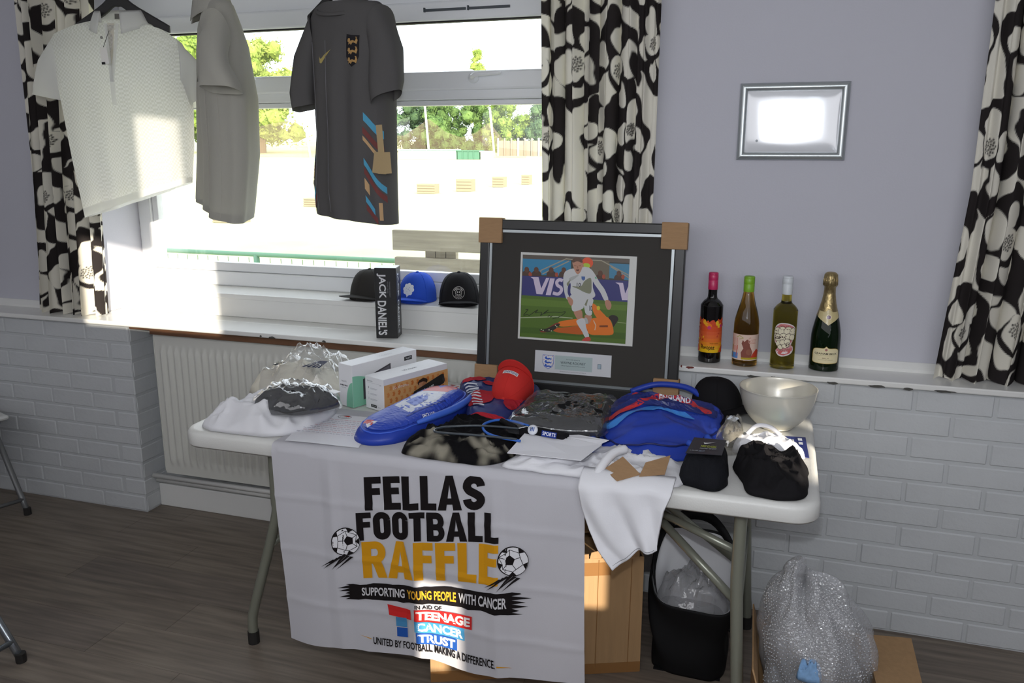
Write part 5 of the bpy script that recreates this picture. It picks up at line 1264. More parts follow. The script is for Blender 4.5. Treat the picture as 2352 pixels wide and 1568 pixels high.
Print().rect(.235, .112, .272, .126, '#2c2c2e').text('TALENTS', .239, .1155, .268, .1225, '#d0d0d2').build('brand_tag', lambda u, v, l: (tw+l, u, v), PRINT, tb1)
P.build('front_print', lambda u, v, l: (tw+l, u, v), PRINT, tb1)
P = Print(); P.poly([(tw, 0)]+[(tw-.032*math.sin(t), .085*math.cos(t)) for t in np.linspace(PI/2, 0, 12)], '#86c3a6'); P.text('TALENTS', .012, .082, .038, .087, '#77777b')
for k in range(5): P.disc(.010+k*.0075, .071, .0028, '#4a4a4e', n=10)
P.text('TABLET SERIES', .012, .062, .036, .065, '#8a8a8e')
P.build('end_print', lambda u, v, l: (u, -l, v), PRINT, tb1)
P = Print(); P.text('TALENTS', .09, .02, .15, .027, '#c4c4ca'); P.text('Smart Tablet', .1, .031, .14, .034, '#d0d0d4'); P.build('top_print', lambda u, v, l: (tw-v, u+.05, .142+l), PRINT, tb1)
xb, xw = carton('speaker_box', 'white speaker box with an orange picture side, in front of the tablet box', (-.642, -.418, 0), (-.559, -.453, 0), 0.285, 0.108)
XH = 0.108
P = Print(); P.rect(.002, .002, .288, .088, '#d8a469')
rg = random.Random(6)
for i in range(12):
    for j in range(4):
        x, z = .012+i*.023+(j % 2)*.011, .012+j*.021
        if x < .275: P.poly([(x, z-.006), (x+.009, z-.009), (x+.013, z), (x+.009, z+.008), (x, z+.005), (x+.004, z)], rg.choice(('#c9793c', '#d28a4e', '#c47033')))
P.text('LG xboom', .035, .070, .092, .081, '#ebe3d6'); P.text('Bounce', .093, .070, .103, .076, '#ebe3d6')
P.disc(.165, .068, .022, '#3a2a20', ry=.012, rot=.1); P.disc(.160, .062, .013, '#b98563', ry=.013); P.disc(.172, .056, .010, '#a8714f', ry=.012); P.poly([(.14, .068), (.15, .078), (.17, .082), (.186, .074), (.18, .066), (.165, .070), (.15, .068)], '#33241c'); P.poly([(.182, .06), (.176, .046), (.19, .044), (.195, .06)], '#b98563')
P.poly([(.122, .018), (.132, .012), (.262, .044), (.268, .052), (.262, .076), (.252, .078), (.124, .044), (.118, .03)], '#2a2826'); P.poly([(.262, .044), (.268, .052), (.262, .076), (.254, .06)], '#3a3836'); P.text('xboom', .16, .034, .215, .049, '#d8d6d2', 0.01, rot=0.24)
P.build('front_print', lambda u, v, l: (xw+l, u, v), PRINT, xb)
P = Print(); P.text('xboom Bounce', .01, .092, .038, .097, '#6b6b70'); P.rect(.008, .088, .082, .0886, '#b5b5ba'); P.text('LG', .072, .085, .08, .0885, '#6b6b70')
for k in range(3): P.text(str(k+1), .016, .068-k*.018, .019, .075-k*.018, '#8a8a90'); P.rect(.026, .070-k*.018, .06, .0715-k*.018, '#b9b9be'); P.rect(.026, .067-k*.018, .056, .0685-k*.018, '#c6c6ca')
P.rect(.028, .008, .056, .017, '#2a2a2c'); P.text('30 HOURS', .031, .0105, .053, .0145, '#d8d8d8'); P.text('IP67', .064, .010, .076, .013, '#8a8a90')
P.build('end_print', lambda u, v, l: (u, -l, v), PRINT, xb)
P = Print(); P.text('LG xboom', .12, .035, .18, .047, '#55555a'); P.build('top_print', lambda u, v, l: (xw-v, u, XH+l), PRINT, xb)
mg = heap('magazine', [(-.50, -.20), (-.39, -.165), (-.405, -.075), (-.51, -.11)], 0.006, GLOSSPRINT, z0=T0, folds=0.001, prof=4, color=lambda x, y, z: lin('#5fae3c') if y < -.155 and x > -.46 else (lin('#a33232') if nz(x*60, y*60, 0) > 0.1 else lin('#dcdcdc')))
tag(mg, 'colourful printed leaflet lying behind the speaker box', 'leaflet')

# raffle notice
pn = thing('notice_sheet', 'printed white notice sheet with a small red logo lying on the table', 'paper')
c0, c1, c2, c3 = (-.712, -.785), (-.482, -.770), (-.545, -.520), (-.775, -.515)
def pmap(u, v, l):
    a = Vector(c0).lerp(Vector(c1), u); b = Vector(c3).lerp(Vector(c2), u); p = a.lerp(b, v); return (p.x, p.y, T0+.0018+.001*math.sin(u*5+v*3)+l)
MB().grid(lambda u, v: pmap(u, v, 0), 12, 12).build('sheet', M_PAPER, pn, smooth=True, fix=False)
P = Print(); ring = [(.5+.1*math.cos(t), .93+.055*math.sin(t)) for t in np.linspace(0, 2*PI, 30)]
P.line(ring, .008, '#3a3436'); P.poly([(.46, .95), (.52, .97), (.58, .965), (.56, .93), (.52, .94)], '#c9362e'); P.text('RAFFLE', .44, .905, .54, .922, '#4a4448')
for k in range(9):
    z = .80-k*.075; w = (.34, .40, .36, .42, .3, .42, .4, .36, .42, .40, .3, .36, .14)[k]; x = .5-w
    while x < .5+w-.01: q = rg.uniform(.02, .07); P.rect(x, z, min(x+q, .5+w), z+.011, '#cf9ea5' if k in (0, 3, 4, 7) else '#a9a6b4'); x += q+.016
P.build('notice_text', pmap, PRINT, pn)

# blue boot bag with flat printed lid
def bag_top(x, y): return interp([(-.74, .040), (-.62, .055), (-.45, .078), (-.30, .092)], y)[0]
bb = thing('boot_bag', 'royal blue football boot bag with white and red printed lid', 'bag')
ol = [(-.545, -.665), (-.515, -.725), (-.46, -.742), (-.40, -.705), (-.345, -.60), (-.305, -.47), (-.295, -.36), (-.33, -.305), (-.395, -.30), (-.445, -.36), (-.48, -.48), (-.52, -.58)]
ho = heap('bag_body', ol, 0.08, M_BLUE, bb, z0=T0, folds=0.001, ff=14, seed=3, n=6, prof=2.6, top=bag_top, wob=0.002); sz = surf_z(ho)
ins = lambda k: [(-.42+(x+.42)*k, -.525+(y+.525)*k) for x, y in ol]
P = Print(); P.poly(smooth_poly(ins(.84), 4), '#2c49b5'); P.poly([(-.47, -.56), (-.40, -.60), (-.355, -.50), (-.35, -.43), (-.43, -.44)], '#c9ccd8'); P.poly([(-.43, -.44), (-.35, -.43), (-.335, -.37), (-.36, -.34), (-.385, -.40), (-.415, -.36)], '#c23a35'); P.poly([(-.515, -.665), (-.49, -.70), (-.47, -.67)], '#d9dbe2'); P.poly([(-.515, -.655), (-.52, -.67), (-.48, -.69), (-.485, -.665)], '#c23a35')
P.poly([(-.445, -.53), (-.405, -.555), (-.385, -.50), (-.395, -.475), (-.425, -.485)], '#5a72c8')
for k in range(3):
    for q in range(2): P.disc(-.425+q*.02+k*.006, -.535+k*.02-q*.012, .006, '#2f4cb0', n=10)
P.line([(-.40, -.62), (-.335, -.48)], .004, '#1c2f86'); P.text('ENGLAND', -.375, -.575, -.325, -.565, '#e8eaf0', 0.02, rot=1.1)
P.build('lid_print', lay(sz), mat('shiny_print', attr='Col', rough=0.35, spec=0.4), bb, maxlen=0.012)
MB().tube([(x, y, sz(x, y)+.001) for x, y in smooth_poly(ins(.88), 4)], .0025, 6, closed=True).build('zip_piping', mat('bright_blue_piping', '#3c63d6', 0.5), bb, smooth=True)
hd = smooth_line([(-.352, -.655, T0+.052), (-.318, -.62, T0+.062), (-.285, -.54, T0+.066), (-.272, -.46, T0+.070), (-.285, -.40, T0+.066)], 6)
MB().tube(hd, [.006+.005*math.sin(PI*i/(len(hd)-1)) for i in range(len(hd))], 8).build('carry_handle', mat('light_blue_webbing', '#3a66cf', 0.6), bb, smooth=True)

# black tie-dye shirt with hanger
def tiedye(x, y, z):
    v = nz(x*13+2, y*16, 3)+0.6*nz(x*30, y*34, 7)
    v += 0.5 if y < -.70 else -0.35
    k = max(0, min(1, (v-0.42)*2.4)); a, b = lin('#131214'), lin('#8f8a7c'); return tuple(lerp(p, q, k) for p, q in zip(a, b))
o = heap('tie_dye_shirt', [(-.36, -.745), (-.31, -.785), (-.20, -.79), (-.09, -.782), (-.045, -.70), (-.06, -.60), (-.12, -.52), (-.24, -.47), (-.30, -.52), (-.345, -.64)], 0.045, FABPRINT, z0=T0+.001, folds=0.016, ff=12, seed=5, rings=34, n=16, color=tiedye, prof=1.7)
tag(o, 'black and grey tie-dye shirt folded at the table front', 'shirt')
hg = thing('wire_hanger', 'thin black clothes hanger lying on the tie-dye shirt', 'hanger', (0, 0, T0+.062))
MB().tube(smooth_line([(-.05, -.64, 0), (-.15, -.655, .002), (-.235, -.69, .002), (-.262, -.715, .002), (-.262, -.738, .002), (-.235, -.745, .002), (-.12, -.728, 0), (-.03, -.715, -.004)], 8), .0032, 8).build('hanger_bar', mat('grey_black_plastic', '#3a4148', 0.3), hg, smooth=True)
MB().tube(smooth_line([(-.05, -.64, 0), (-.03, -.63, .004), (-.01, -.645, .006)], 5), .002, 6).build('hook', MATS['hook_metal'], hg, smooth=True)

# folded navy and red drawstring bag
nb = thing('drawstring_bag', 'flat navy and red football bag with white lettering under the red cap', 'bag')
ol = [(-.425, -.14), (-.40, -.085), (-.27, -.06), (-.14, -.09), (-.11, -.30), (-.13, -.47), (-.18, -.515), (-.25, -.515), (-.30, -.40), (-.37, -.25)]
ho = heap('bag_body', ol, 0.05, M_NAVY, nb, z0=T0, folds=0.006, ff=10, seed=6, prof=3.5); sz = surf_z(ho)
P = Print()
for pts in ([(-.41, -.16), (-.36, -.13), (-.32, -.15), (-.36, -.19)], [(-.30, -.18), (-.22, -.20), (-.24, -.225), (-.31, -.21)], [(-.30, -.30), (-.24, -.29), (-.22, -.40), (-.27, -.44), (-.30, -.36)], [(-.17, -.25), (-.13, -.27), (-.14, -.42), (-.18, -.38)], [(-.25, -.495), (-.14, -.475), (-.14, -.50), (-.18, -.512), (-.245, -.512)]):
    P.poly(smooth_poly(pts, 4), '#b02c38')
for k in range(9): a = k*.02; P.poly([(-.375+a*.7, -.215-a*1.35), (-.325+a*.62, -.225-a*1.3), (-.322+a*.62, -.235-a*1.3), (-.371+a*.7, -.226-a*1.35)], '#d5d8e2')
P.build('bag_print', lay(sz), FABPRINT, nb, maxlen=0.015)
rim = MB().tube([(-.25, -.518, T0+.014), (-.19, -.52, T0+.016), (-.13, -.492, T0+.014)], .014, 8); rim.build('red_trim', mat('red_nylon', '#b8262f', 0.5), nb, smooth=True)
# red cap lying on the bag, top towards the room
rc = Cap('red cap with white lettered patch lying on the navy bag', (-.178, -.262, T0+.080), 0, [M_CAPR, M_CAPR], sc=0.84, group='caps on the table', brim=0.03)
rc.t.rotation_euler = (Matrix.Rotation(math.radians(-6), 3, 'Z') @ Matrix.Rotation(math.radians(104), 3, 'X') @ Matrix.Rotation(math.radians(172), 3, 'Z')).to_euler()
P = Print(); P.rect(-.026, .040, .026, .052, '#d4d2cf'); P.text('ENGLAND', -.023, .042, .023, .050, '#3a4a8a', 0.02); P.build('patch', lambda u, v, l: rc.front(u, v, l), FABPRINT, rc.t, maxlen=.006)

# black item in clear wrap
wr = thing('wrapped_garment', 'flat black garment sealed in clear plastic in the middle of the table', 'garment')
ol = [(-.105, -.60), (-.115, -.45), (-.12, -.30), (-.06, -.265), (.06, -.255), (.165, -.26), (.175, -.40), (.178, -.54), (.13, -.575), (.02, -.595)]
heap('black_garment', [(.03+(x-.03)*.95, -.42+(y+.42)*.94) for x, y in ol], 0.04, M_BCOT, wr, z0=T0+.035, folds=0.006, ff=10, seed=8, prof=3)
heap('clear_wrapper', ol, 0.046, CLEAR2, wr, z0=T0+.034, folds=0.009, ff=16, seed=12, n=8, rings=20, prof=3)
heap('garment_edge', [(.03+(x-.03)*.9, -.42+(y+.42)*.85) for x, y in ol], 0.038, M_BCOT, wr, z0=T0, folds=0.002, prof=5)
# blue cord loop, round badge and sports label beside it
co = thing('cord_loop', 'blue elastic cord loop with a black toggle on the tie-dye shirt', 'cord', (0, 0, T0+.058))
MB().tube(smooth_line([(-.03, -.60, .0), (-.08, -.585, .004), (-.13, -.588, .004), (-.155, -.63, .002), (-.135, -.68, .0), (-.09, -.712, .0), (-.02, -.715, -.004)], 8), .0038, 8).build('cord', mat('blue_cord', '#2c66c4', 0.6), co, smooth=True)
MB().tube([(-.115, -.592, .004), (-.06, -.63, .004)], [.009, .006], 8).build('toggle', M_BCOT, co, smooth=True)
bd = thing('strap_badge', 'black strap with a round white badge in front of the wrapped garment', 'strap', (-.008, -.622, T0+.055))
MB().box((-.045, -.018, -.022), (.10, .02, .004), rot=Matrix.Rotation(-.25, 3, 'Z')).build('strap', M_BCOT, bd, bevel=0.006)
dm = MB().lathe([(0, .004), (.0125, .0035), (.0145, 0), (.0145, -.003)], 24); dmo = dm.build('badge', mat('white_badge', '#dfe2ea', 0.3), bd, smooth=True); dmo.location = (.0, -.018, .008); dmo.rotation_euler = (math.radians(55), 0, 0)
P = Print(); P.text('III', -.006, -.006, .006, .006, '#3a5aa0', 0.02); po = P.build('badge_print', lambda u, v, l: (u, v, .0045+l), PRINT, bd); po.location = dmo.location; po.rotation_euler = dmo.rotation_euler
P = Print(); P.rect(.03, -.012, .075, .006, '#23398a'); P.text('SPORTS', .033, -.008, .072, .003, '#e6e8f0', 0.02)
P.build('sports_label', lambda u, v, l: (u+.0, -.036-.2*(u-.05)+v*.5, .008+v*.8+l), PRINT, bd)

# white T-shirt hanging over the table front, with folded card
wt = thing('white_tshirt', 'white T-shirt half hanging over the table front with cardboard collar inserts', 'shirt')
heap('folded_part', [(-.055, -.775), (.05, -.788), (.17, -.790), (.30, -.792), (.41, -.775), (.43, -.66), (.36, -.585), (.22, -.53), (.10, -.60), (-.01, -.66)], 0.022, M_WCOT, wt, z0=T0+.001, folds=0.012, ff=14, seed=11, rings=20, n=8, prof=2)
def hang(u, v):
    # u across, v down from the table edge
    tabl = [(0, .17, .405), (.12, .168, .40), (.35, .178, .385), (.6, .20, .378), (.8, .225, .374), (1.0, .265, .372)]
    x0, x1 = interp(tabl, v); zb = lerp(.528, .60, u**0.8)-.006*math.sin(u*8); X = lerp(x0, x1, u)
    zt = T0+.018; z = lerp(zt, zb, v)
    y = TY0-.02-.012*math.sin(u*6.5+v*2)*v-.008*math.sin(u*15-v*4)*min(1, v*3)-.018*math.sin(min(1, v*6)*PI/2)
    if v < .08: y = lerp(TY0+.02, y, (v/.08)**.6); z = lerp(zt+.006, z, v/.08)
    return Vector((X, y, z))
MB().grid(hang, 60, 60).build('hanging_part', M_WCOT, wt, smooth=True, solid=0.006)
MB().tube([hang(k/20, .97)+Vector((0, -.0042, 0)) for k in range(1, 20)], .0008, 5).build('hem_stitch', mat('grey_thread', '#8b8d90', 0.9), wt)
for k, q in enumerate((((.222, -.775, .026), (.26, -.718, .044), (.318, -.79, .030), (.265, -.822, .018)), ((.378, -.680, .046), (.322, -.735, .040), (.316, -.798, .026), (.376, -.770, .028)))):
    m_ = MB(); a, b, c, d = (Vector((x, y, T0+z)) for x, y, z in q); thick_quad(m_, a, b, c, d, 0.0015); m_.build('collar_card', M_KRAFT, wt)
cl2 = MB().tube(smooth_line([(.205, -.80, T0+.004), (.215, -.77, T0+.03), (.235, -.72, T0+.05), (.262, -.68, T0+.052)], 6), [.012]*18+[.008], 8); cl2.build('collar_roll', M_WCOT, wt, smooth=True)
en = thing('envelope', 'large white envelope lying across the white T-shirt', 'envelope')
ev = MB(); q = [Vector((-.045, -.755, T0+.030)), Vector((.165, -.788, T0+.046)), Vector((.195, -.672, T0+.052)), Vector((-.035, -.612, T0+.044))]; thick_quad(ev, *q, 0.002); ev.build('sheet', M_PAPER, en, bevel=0.0006)
fl2 = MB(); q2 = [Vector((.06, -.625, T0+.048)), Vector((.115, -.605, T0+.050)), Vector((.21, -.655, T0+.062)), Vector((.185, -.675, T0+.053))]; thick_quad(fl2, *q2, 0.0015); fl2.build('flap', M_PAPER, en)

# blue football backpack lying on its back
bk = thing('backpack', 'royal blue football backpack with red and white print lying on the table', 'backpack')
def bk_top(x, y): return .082-.9*(x-.31)**2-.22*max(0, -.42-y)+.008*math.sin(x*22+y*9)
ol = [(.10, -.32), (.125, -.48), (.18, -.60), (.30, -.635), (.41, -.585), (.485, -.46), (.515, -.33), (.49, -.21), (.40, -.135), (.25, -.12), (.14, -.17)]
ho = heap('bag_body', ol, .1, M_BLUE, bk, z0=T0+.002, folds=0.016, ff=9, seed=15, rings=30, n=12, prof=1.0, top=bk_top, dirx=0.25); sz = surf_z(ho)
P = Print(); P.poly(smooth_poly([(.15, -.38), (.20, -.24), (.33, -.185), (.43, -.22), (.47, -.33), (.40, -.36), (.28, -.40)], 5), '#1d2a6e')
P.poly(smooth_poly([(.19, -.26), (.24, -.255), (.25, -.235), (.21, -.225)], 4), '#c0303a'); P.poly(smooth_poly([(.24, -.31), (.30, -.25), (.37, -.245), (.42, -.30), (.41, -.325), (.35, -.28), (.29, -.30), (.26, -.335)], 4), '#c0303a')
P.poly(smooth_poly([(.165, -.44), (.20, -.445), (.245, -.41), (.275, -.375), (.255, -.365), (.215, -.405), (.19, -.40)], 4), '#c63038'); P.poly(smooth_poly([(.40, -.32), (.43, -.31), (.455, -.33), (.435, -.345)], 4), '#c0303a')
P.poly(smooth_poly([(.14, -.46), (.19, -.47), (.24, -.44), (.30, -.40), (.38, -.385), (.41, -.395), (.33, -.42), (.25, -.46), (.18, -.50)], 3), '#3f86d6')
P.text('ENGLAND', .20, -.365, .30, -.335, '#e2e5ee', 0.03, rot=0.35); P.text('ENGLAND', .29, -.285, .385, -.258, '#e2e5ee', 0.03, rot=0.1)
P.build('bag_print', lay(sz), mat('shiny_print'), bk, maxlen=0.012)
MB().tube([(x, y, sz(x, y)+.002) for x, y in [(.31+(a-.31)*.86, -.37+(b+.37)*.84) for a, b in smooth_poly(ol, 5)]], .003, 6, closed=True).build('zip_piping', mat('navy_zip', '#18215c', 0.5), bk, smooth=True)
for p in (smooth_line([(.13, -.52, T0+.02), (.16, -.60, T0+.03), (.155, -.66, T0+.02), (.12, -.655, T0+.012)], 5), smooth_line([(.41, -.57, T0+.05), (.45, -.58, T0+.035), (.475, -.55, T0+.03), (.455, -.505, T0+.05)], 5)):
    MB().tube(p, .009, 8).build('shoulder_strap', mat('blue_webbing', '#2a52bd', 0.6), bk, smooth=True)
MB().tube(smooth_line([(.18, -.14, T0+.05), (.26, -.115, T0+.075), (.36, -.125, T0+.075), (.42, -.16, T0+.05)], 6), .010, 8).build('grab_handle', M_BLUE, bk, smooth=True)

# black cap behind the backpack, clear pouch with tag
Cap('black cap lying behind the blue backpack beside the bowl', (.455, -.115, T0+.012), math.radians(60), [M_BCOT, M_BCOT], sc=0.95, tall=0.105, group='caps on the table')
cp = thing('clear_pouch', 'crumpled clear pouch with a white tag beside the backpack', 'pouch')
heap('black_contents', [(.49, -.40), (.52, -.44), (.545, -.40), (.54, -.28), (.50, -.24), (.475, -.30)], .05, M_BCOT, cp, z0=T0, folds=0.012, ff=20, seed=3)
heap('plastic', [(.475, -.44), (.505, -.505), (.55, -.475), (.555, -.38), (.535, -.33), (.49, -.36)], .062, film('smoky_polythene', '#c9c3b4', 0.85, 0.08, bump=0.25, bump_scale=40, edge=0.5, haze=0.22), cp, z0=T0, folds=0.02, ff=24, seed=4, n=8)
MB().box((.503, -.40, T0+.070), (.532, -.383, T0+.072), rot=Matrix.Rotation(-.7, 3, 'Z') @ Matrix.Rotation(.5, 3, 'X')).build('tag', mat('white_blue_tag', '#e6edf6', 0.4), cp)

# socks with header card, black shorts, white item, leaflet, bowl
sk_ = thing('sock_pack', 'black ribbed sock pack with printed header card at the table front', 'socks')
M_RIB = mat('black_ribbed_knit', '#1c1d21', 0.9, spec=0.1, bump=0.5, bump_scale=55, aniso=(6, 0.3, 1))
heap('socks', [(.408, -.735), (.45, -.765), (.505, -.770), (.525, -.71), (.52, -.60), (.505, -.53), (.43, -.53), (.41, -.62)], .06, M_RIB, sk_, z0=T0, folds=0.006, ff=12, seed=1, prof=2.6)
q = [Vector((.418, -.705, T0+.066)), Vector((.508, -.695, T0+.067)), Vector((.512, -.585, T0+.070)), Vector((.428, -.588, T0+.070))]
m_ = MB(); thick_quad(m_, *q, .0012); m_.build('header_card', mat('dark_header_card', '#171a20', 0.3), sk_)
def skm(u, v, l): p = q[0].lerp(q[1], u).lerp(q[3].lerp(q[2], u), v); return (p.x, p.y, p.z+.0014+l)
P = Print(); P.poly([(.36, .72), (.40, .62), (.50, .66), (.72, .78), (.50, .71), (.42, .70)], '#dfe2e4'); P.text('NIKE CLASSIC', .33, .42, .78, .54, '#b5c22e', 0.01); P.text('CUSHIONED', .33, .30, .55, .37, '#b5bbc0'); P.text('FOOT SUPPORT', .58, .30, .80, .37, '#b5bbc0'); P.text('S 34-38', .08, .14, .3, .2, '#b5bbc0'); P.text('DRI-FIT', .34, .12, .5, .19, '#8ea3b8')
P.build('card_print', skm, GLOSSPRINT, sk_)
o = heap('black_shorts', [(.535, -.60), (.56, -.69), (.585, -.765), (.65, -.778), (.71, -.745), (.722, -.62), (.712, -.51), (.66, -.485), (.57, -.485), (.538, -.52)], .045, M_BCOT, z0=T0, folds=0.022, ff=11, seed=21, rings=28, n=12, prof=1.5); tag(o, 'folded black sports shorts on the right corner of the table', 'shorts')
wc = thing('white_band', 'white folded sports item with grey stripes behind the black shorts', 'garment')
heap('cloth', [(.525, -.475), (.60, -.478), (.70, -.478), (.712, -.44), (.65, -.405), (.58, -.395), (.53, -.43)], .045, M_WCOT, wc, z0=T0, folds=0.008, ff=18, seed=2)
MB().tube(smooth_line([(.56, -.44, T0+.045), (.585, -.42, T0+.066), (.62, -.42, T0+.066), (.65, -.435, T0+.05)], 6), .006, 8).build('loop', M_WCOT, wc, smooth=True)
lf = thing('leaflet', 'blue, white and green printed card leaflet at the right end of the table', 'leaflet')
q3_ = [Vector((.585, -.395, T0+.0015)), Vector((.728, -.455, T0+.0015)), Vector((.720, -.275, T0+.0015)), Vector((.572, -.325, T0+.0015))]
q3_ = [Vector((.60, -.43, T0+.0015)), Vector((.728, -.462, T0+.0015)), Vector((.722, -.290, T0+.0015)), Vector((.575, -.310, T0+.0015))]
m_ = MB(); thick_quad(m_, *q3_, .0012); m_.build('card', mat('leaflet_blue', '#25327a', 0.35), lf)
def lfm(u, v, l): p = q3_[0].lerp(q3_[1], u).lerp(q3_[3].lerp(q3_[2], u), v); return (p.x, p.y, p.z+.0013+l)
P = Print(); P.rect(0, .12, .62, .95, '#e7edf2'); P.disc(.62, .5, .12, '#3fa3d8', ry=.4)
for k in range(3):
    for j in range(5): P.rect(.06+k*.18, .2+j*.15, .2+k*.18, .29+j*.15, '#6fb89a' if j % 2 else '#8fc4b0')
P.text('MATCH TICKETS', .70, .2, .76, .8, '#e7edf2', .02); P.rect(.84, .55, .92, .68, '#dfe4ee'); P.rect(.84, .75, .92, .88, '#dfe4ee')
P.build('card_print', lfm, GLOSSPRINT, lf)
bw = thing('mixing_bowl', 'large pearly cream bowl at the back right of the table', 'bowl', (.637, -.205, T0))
M_PEARL = mat('pearl_cream_plastic', '#d9d5c8', 0.3, spec=0.5, metal=0.15, coat=0.3)
pf = smooth_line([(0, .002), (.035, .0), (.047, .003), (.07, .02), (.092, .048), (.106, .085), (.112, .118), (.114, .124)], 5); pin = [(max(0, r-.003), z+.0015) for r, z in reversed(pf)]
MB().lathe(pf+[(.1135, .1255), (.1115, .1255)]+pin, 64).build('bowl_shell', M_PEARL, bw, smooth=True)
MB().lathe([(.045, 0), (.047, -.0015), (.05, 0), (.049, .003), (.045, .003)], 40, cen=(0, 0, .0016)).build('foot_ring', M_PEARL, bw, smooth=True)

# ------------------------------------------------------------------ under and beside the table
def kraft_box(name, label, A, ang, L_, D_, H_, flaps):
    t = thing(name, label, 'box', (A[0], A[1], 0.001), ang); w = .004
    for (a, b) in (((0, 0, 0), (L_, w, H_)), ((0, D_-w, 0), (L_, D_, H_)), ((0, w, 0), (w, D_-w, H_)), ((L_-w, w, 0), (L_, D_-w, H_))): MB().box(a, b).build('side_panel', M_KRAFT2, t)
    MB().box((w, w, 0), (L_-w, D_-w, w)).build('base_panel', M_KRAFT2, t)
    return t
M_KRAFT2 = mat('brown_carton_board', '#a3825c', 0.85, noise_amt=0.08, noise_scale=9, bump=0.2, bump_scale=40, aniso=(6, 6, 0.4))
M_TAPE = mat('brown_tape', '#8a6238', 0.35)
ang = math.atan2(.249, .594)
kb = kraft_box('cardboard_box', 'big torn brown cardboard box under the table behind the banner', (-.298, -.722), ang, .64, .36, .385, None)
fp = MB(); rg = random.Random(8)
for k in range(16):
    x0 = .02+k*.038; hgt = rg.uniform(.006, .03); fp.add([(x0, .002, .383), (x0+.036, .002, .383), (x0+.034, -.006+rg.uniform(0, .012), .383+hgt), (x0+.004, -.004+rg.uniform(0, .01), .383+hgt*.8)], [(0, 1, 2, 3)])
fp.build('torn_edge', M_KRAFT2, kb, solid=.002)
MB().box((0, .01, .386), (.62, .17, .389), rot=Matrix.Rotation(-.12, 3, 'X'), piv=(.3, .01, .386)).build('top_flap', M_KRAFT2, kb)
MB().box((.02, .20, .386), (.62, .355, .389), rot=Matrix.Rotation(.10, 3, 'X'), piv=(.3, .355, .386)).build('top_flap', M_KRAFT2, kb)
MB().box((.0, -.0006, .0), (.64, 0, .035)).box((.46, -.0007, .33), (.54, 0, .372)).build('tape', M_TAPE, kb)
for x in (.43, .50, .60): MB().tube([(x, -.0004, .02), (x+.004, -.0004, .38)], .0012, 5).build('crease', M_TAPE, kb)

# black tote bag with wrapping inside
tt = thing('tote_bag', 'black shopping bag stuffed with clear plastic wrap under the table', 'bag', (.43, -.37, .001))
M_TOTE = mat('black_nonwoven', '#0f0f11', 0.7, spec=0.25, bump=0.15, bump_scale=25)
def tote(u, v):
    a = 2*PI*u; hx_, hy_ = lerp(.105, .128, v), lerp(.085, .115, v)
    c, s_ = math.cos(a), math.sin(a); x = hx_*math.copysign(abs(c)**.45, c); y = hy_*math.copysign(abs(s_)**.45, s_)
    top = .30+.10*max(0, s_)-.055*max(0, -s_)+.02*c*-1
    return (x+.006*math.sin(v*9+u*20), y+.008*math.sin(v*7+u*13), v*top)
MB().grid(tote, 72, 26, wrap=True).build('bag_wall', M_TOTE, tt, smooth=True, solid=.003)
MB().box((-.10, -.08, 0), (.10, .08, .004)).build('bag_base', M_TOTE, tt)
MB().grid(lambda u, v: (tote(u, lerp(.4, .985, v))[0]*.95, tote(u, lerp(.4, .985, v))[1]*.95, tote(u, lerp(.4, .985, v))[2]), 72, 12, wrap=True).build('white_lining', M_WCARD, tt, smooth=True)
heap('plastic_wrap', [(.11*math.cos(t), .095*math.sin(t)) for t in np.linspace(0, 2*PI, 13)[:-1]], .12, film('grey_clear_wrap', '#c9c9cc', 0.88, 0.08, bump=0.3, bump_scale=40, edge=0.5, haze=0.3), tt, z0=.185, folds=.04, ff=16, seed=4, prof=1.1, n=5)
hd = smooth_line([(-.09, -.085, .22), (-.115, -.05, .33), (-.095, .02, .425), (-.04, .085, .45), (.04, .10, .44), (.105, .07, .37), (.125, .02, .29)], 6)
hm = MB(); V = []
for i, p in enumerate(hd): V += [(p[0]*.97, p[1]*.97, p[2]-.016), (p[0]*1.03, p[1]*1.03, p[2]+.016)]
hm.add(V, [(2*i, 2*i+2, 2*i+3, 2*i+1) for i in range(len(hd)-1)]); hm.build('strap_handle', M_TOTE, tt, smooth=True, solid=.004)
MB().tube(smooth_line([(.118, -.06, .25), (.128, -.07, .21), (.122, -.075, .17), (.112, -.075, .19), (.118, -.07, .23)], 5), .003, 6).build('drawcord', M_TOTE, tt, smooth=True)
P = Print(); P.text('sports bag', .03, -.02, .12, .02, '#9a9c9e', 0.01); P.build('side_print', lambda u, v, l: (.132+l, v-.02, .16-u), PRINT, tt)

# low open box with bubble wrap
lb = kraft_box('cardboard_box', 'low open cardboard box filled with bubble wrap at the right', (.632, -.80), 0.04, .30, .34, .235, None)
m_ = MB(); thick_quad(m_, Vector((.298, .0, .235)), Vector((.298, .34, .235)), Vector((.425, .375, .222)), Vector((.415, .06, .205)), .004); m_.build('side_flap', M_KRAFT2, lb)
m_ = MB(); thick_quad(m_, Vector((.002, .0, .235)), Vector((.002, .34, .235)), Vector((-.010, .33, .285)), Vector((-.012, .03, .27)), .004); m_.build('side_flap', M_KRAFT2, lb)
m_ = MB(); thick_quad(m_, Vector((.0, .0, .235)), Vector((.30, .0, .235)), Vector((.29, -.10, .19)), Vector((.015, -.10, .19)), .004); m_.build('side_flap', M_KRAFT2, lb)
bwrap = thing('bubble_wrap', 'crumpled ball of clear bubble wrap spilling out of the low box', 'bubble wrap', (.785, -.625, .02))
M_BUB = film('bubble_film', '#d8dade', 0.85, 0.10, bump=0.5, bump_scale=130, edge=0.4, haze=0.26, voronoi=True)
